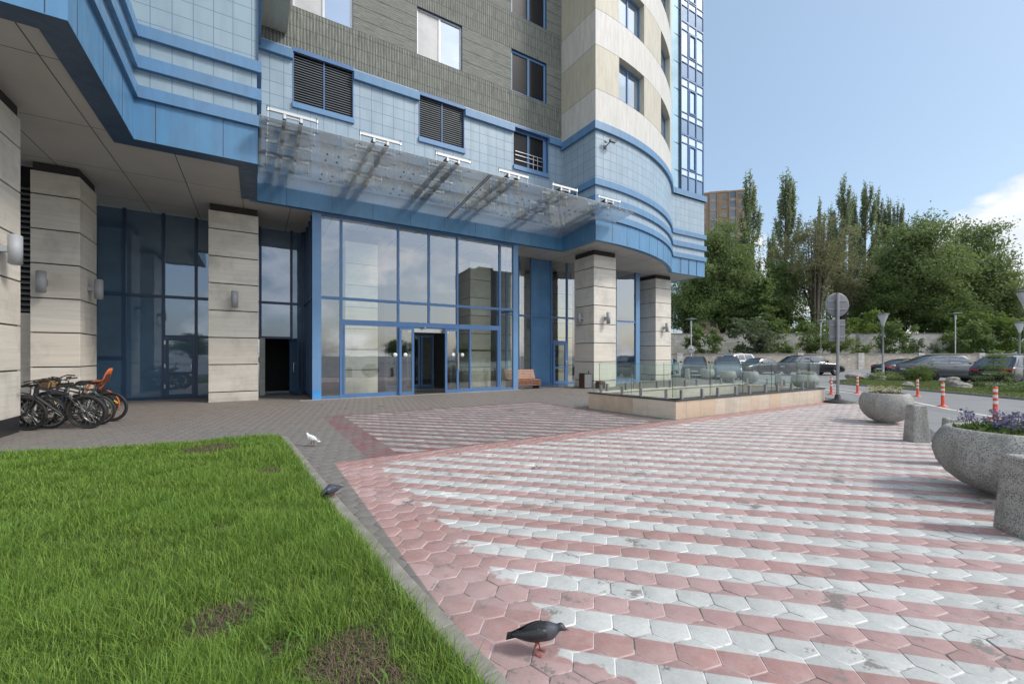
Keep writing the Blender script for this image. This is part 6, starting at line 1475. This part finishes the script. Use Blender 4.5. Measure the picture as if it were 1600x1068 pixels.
ish.location = (*DL(25.6, 25.0), .04); ish.scale = (.75, .75, .85); tag(ish, 'bright green round shrub on the island before the grey crossover', 'shrub')
gc_ = make_tree('bush', .6, 3.0, 2600, 'leaf_mid', 73, .07, 'ground_juniper'); gc_.location = (*DL(27.3, 24.5), .04); gc_.scale = (1.1, .7, .8); tag(gc_, 'low spreading juniper on the island near the street lamp', 'shrub')
cn = make_tree('cone', 1.7, 1.5, 1900, 'leaf_mid', 75, .038, 'small_conifer', .02); cn.location = (*DL(20.9, 24.1), .04); cn.scale = (1.2, 1.2, 1.05); tag(cn, 'small young conifer on the island before the navy car', 'conifer')
jn = make_tree('bush', .5, 2.4, 2000, 'leaf_dark', 77, .06, 'ground_juniper'); jn.location = (*DL(18.6, 22.3), .04); jn.scale = (1, .8, .7); tag(jn, 'dark creeping juniper on the island near the right edge', 'shrub')
M['boulder'] = simple('grey_boulder', (.27, .25, .22), .9, var=.3, vs=4, bump=.8, bs=9)
def boulder(loc, sx, sy, sz, seed, label):
    rg = np.random.default_rng(seed); bm = bmesh.new(); bmesh.ops.create_icosphere(bm, subdivisions=3, radius=1)
    ph = rg.uniform(0, 6, 6)
    for v_ in bm.verts:
        k = 1+.16*math.sin(3*v_.co.x+ph[0])*math.sin(2.5*v_.co.y+ph[1])+.12*math.sin(5*v_.co.z+ph[2]+2*v_.co.x)+.05*math.sin(9*v_.co.y+ph[3]); v_.co = Vector((v_.co.x*sx, v_.co.y*sy, max(v_.co.z*sz, -.3*sz)))*k
    me = bpy.data.meshes.new('boulder'); bm.to_mesh(me); bm.free(); me.materials.append(M['boulder'])
    o = bpy.data.objects.new('boulder', me); COL.objects.link(o); o.location = (*loc, .04+sz*.2); tag(o, label, 'boulder', 'boulders on the grass island')
boulder(DL(28.6, 23.4), .62, .42, .36, 1, 'dark boulder at the left tip of the island'); boulder(DL(27.2, 24.0), .5, .3, .2, 2, 'low boulder right of the left tip boulder'); boulder(DL(20.6, 22.2), .46, .32, .17, 3, 'flat pale stone topped by another in the island middle')
boulder(DL(21.2, 22.5), .38, .3, .26, 4, 'grey stone just behind the flat pale stone'); boulder(DL(21.8, 20.6), .36, .25, .14, 5, 'low stone left of the flat pale stone'); boulder(DL(18.2, 23.0), .5, .3, .16, 6, 'stone in the grass near the right edge of the island'); boulder(DL(25.3, 26.6), .42, .3, .22, 7, 'pale stone behind the grass under the grey crossover')
# ------------------------------------------------------------------ far buildings
def block(name, loc, rz, w_, d_, floors, fh, wall, label, cols, loggia=(), winw=1.5, parapet=1.2, group=None):
    r = empty(name, (*loc, 0), rz, label=label, cat='building', group=group); H = floors*fh+.8
    b_ = MB(); b_.box(-w_/2, w_/2, 0, d_, 0, H); b_.build('wall', wall, r, local=True)
    b_ = MB(); b_.box(-w_/2-.15, w_/2+.15, -.15, d_+.15, H+.001, H+parapet*.4); b_.box(-w_*.1, w_*.22, d_*.3, d_*.6, H+.5, H+2.2); b_.build('roof', wall, r, local=True)
    for f in range(floors):
        z = .8+f*fh
        for x in cols:
            k = MB(); k.box(x-winw/2, x+winw/2, -.06, .0, z+.9, z+2.35); k.box(x-winw/2-.08, x+winw/2+.08, -.12, 0, z+.82, z+.9); wd = k.build('window', M['far_frame'], r, local=True)
            k = MB(); k.face([(x-winw/2+.08, -.065, z+.98), (x-.04, -.065, z+.98), (x-.04, -.065, z+2.27), (x-winw/2+.08, -.065, z+2.27)]); k.face([(x+.04, -.065, z+.98), (x+winw/2-.08, -.065, z+.98), (x+winw/2-.08, -.065, z+2.27), (x+.04, -.065, z+2.27)]); k.build('pane', M['far_glass'], wd, local=True)
        for x in loggia:
            k = MB(); k.box(x-1.0, x+1.0, -.14, .0, z+.05, z+1.0); k.build('balcony', M['far_balcony'], r, local=True)
            k = MB(); k.face([(x-1.0, -.02, z+1.0), (x+1.0, -.02, z+1.0), (x+1.0, -.02, z+fh), (x-1.0, -.02, z+fh)]); k.build('loggia', M['far_glass'], r, local=True)
    for x in loggia:
        for s in (-1.25, 1.0):
            k = MB(); k.box(x+s, x+s+.25, -.5, 0, 0, H); k.build('rib', wall, r, local=True)
    return r
M['far_frame'] = simple('far_window_frame', (.24, .215, .18), .6); M['far_glass'] = mirror('far_window_glass', (.8, .88, 1), .10, (.05, .05, .05)); M['far_balcony'] = simple('far_balcony_panel', (.30, .28, .25), .7)
block('brick_tower_block', DL(140, 68.6), R_(-31.5-14), 18, 14, 18, 3.05, simple('ochre_brick', (.29, .205, .135), .85, var=.1, vs=.6), 'ochre brown brick tower block rising behind the trees', (-7.2, -4.2, 2.2, 7.0), (-1.3, 4.6))
block('pale_house', DL(150, 184), R_(-40), 16, 12, 5, 3.2, simple('pale_render', (.55, .56, .56), .8), 'pale white building glimpsed at the right edge beyond the trees', (-6, -2, 2, 6))
#block('mirrored_block', (36, -82), R_(180+6), 26, 14, 10, 3.0, simple('dull_brick', (.16, .135, .12), .85), 'long dark apartment block across the street, mirrored in the entrance glass', (-10, -6, -2, 2, 6, 10), group='blocks mirrored in the glass')
block('mirrored_block', (64, -82), R_(180+6), 16, 14, 9, 3.0, simple('dull_brick', (.17, .15, .135), .85), 'dark apartment block across the street, mirrored in the entrance glass', (-6, -2, 2, 6))
for i, (x, y, s) in enumerate([(28, -62, .75), (-10, -60, .85), (-26, -62, .9), (44, -60, .7), (36, -66, .8), (-18, -66, .75), (-36, -60, .8), (52, -62, .65), (-3, -66, .7)]):
    o = copy_tree(rnd[1]); o.location = (x, y, -.1); o.scale = (s, s, s*.5); o.rotation_euler.z = i*1.3
    if 'used' in o.keys(): del o['used']
    tag(o, 'street tree behind the camera, seen only mirrored in the glass', 'tree', 'trees mirrored in the glass')
for o in bpy.data.objects:
    if 'used' in o.keys(): del o['used']
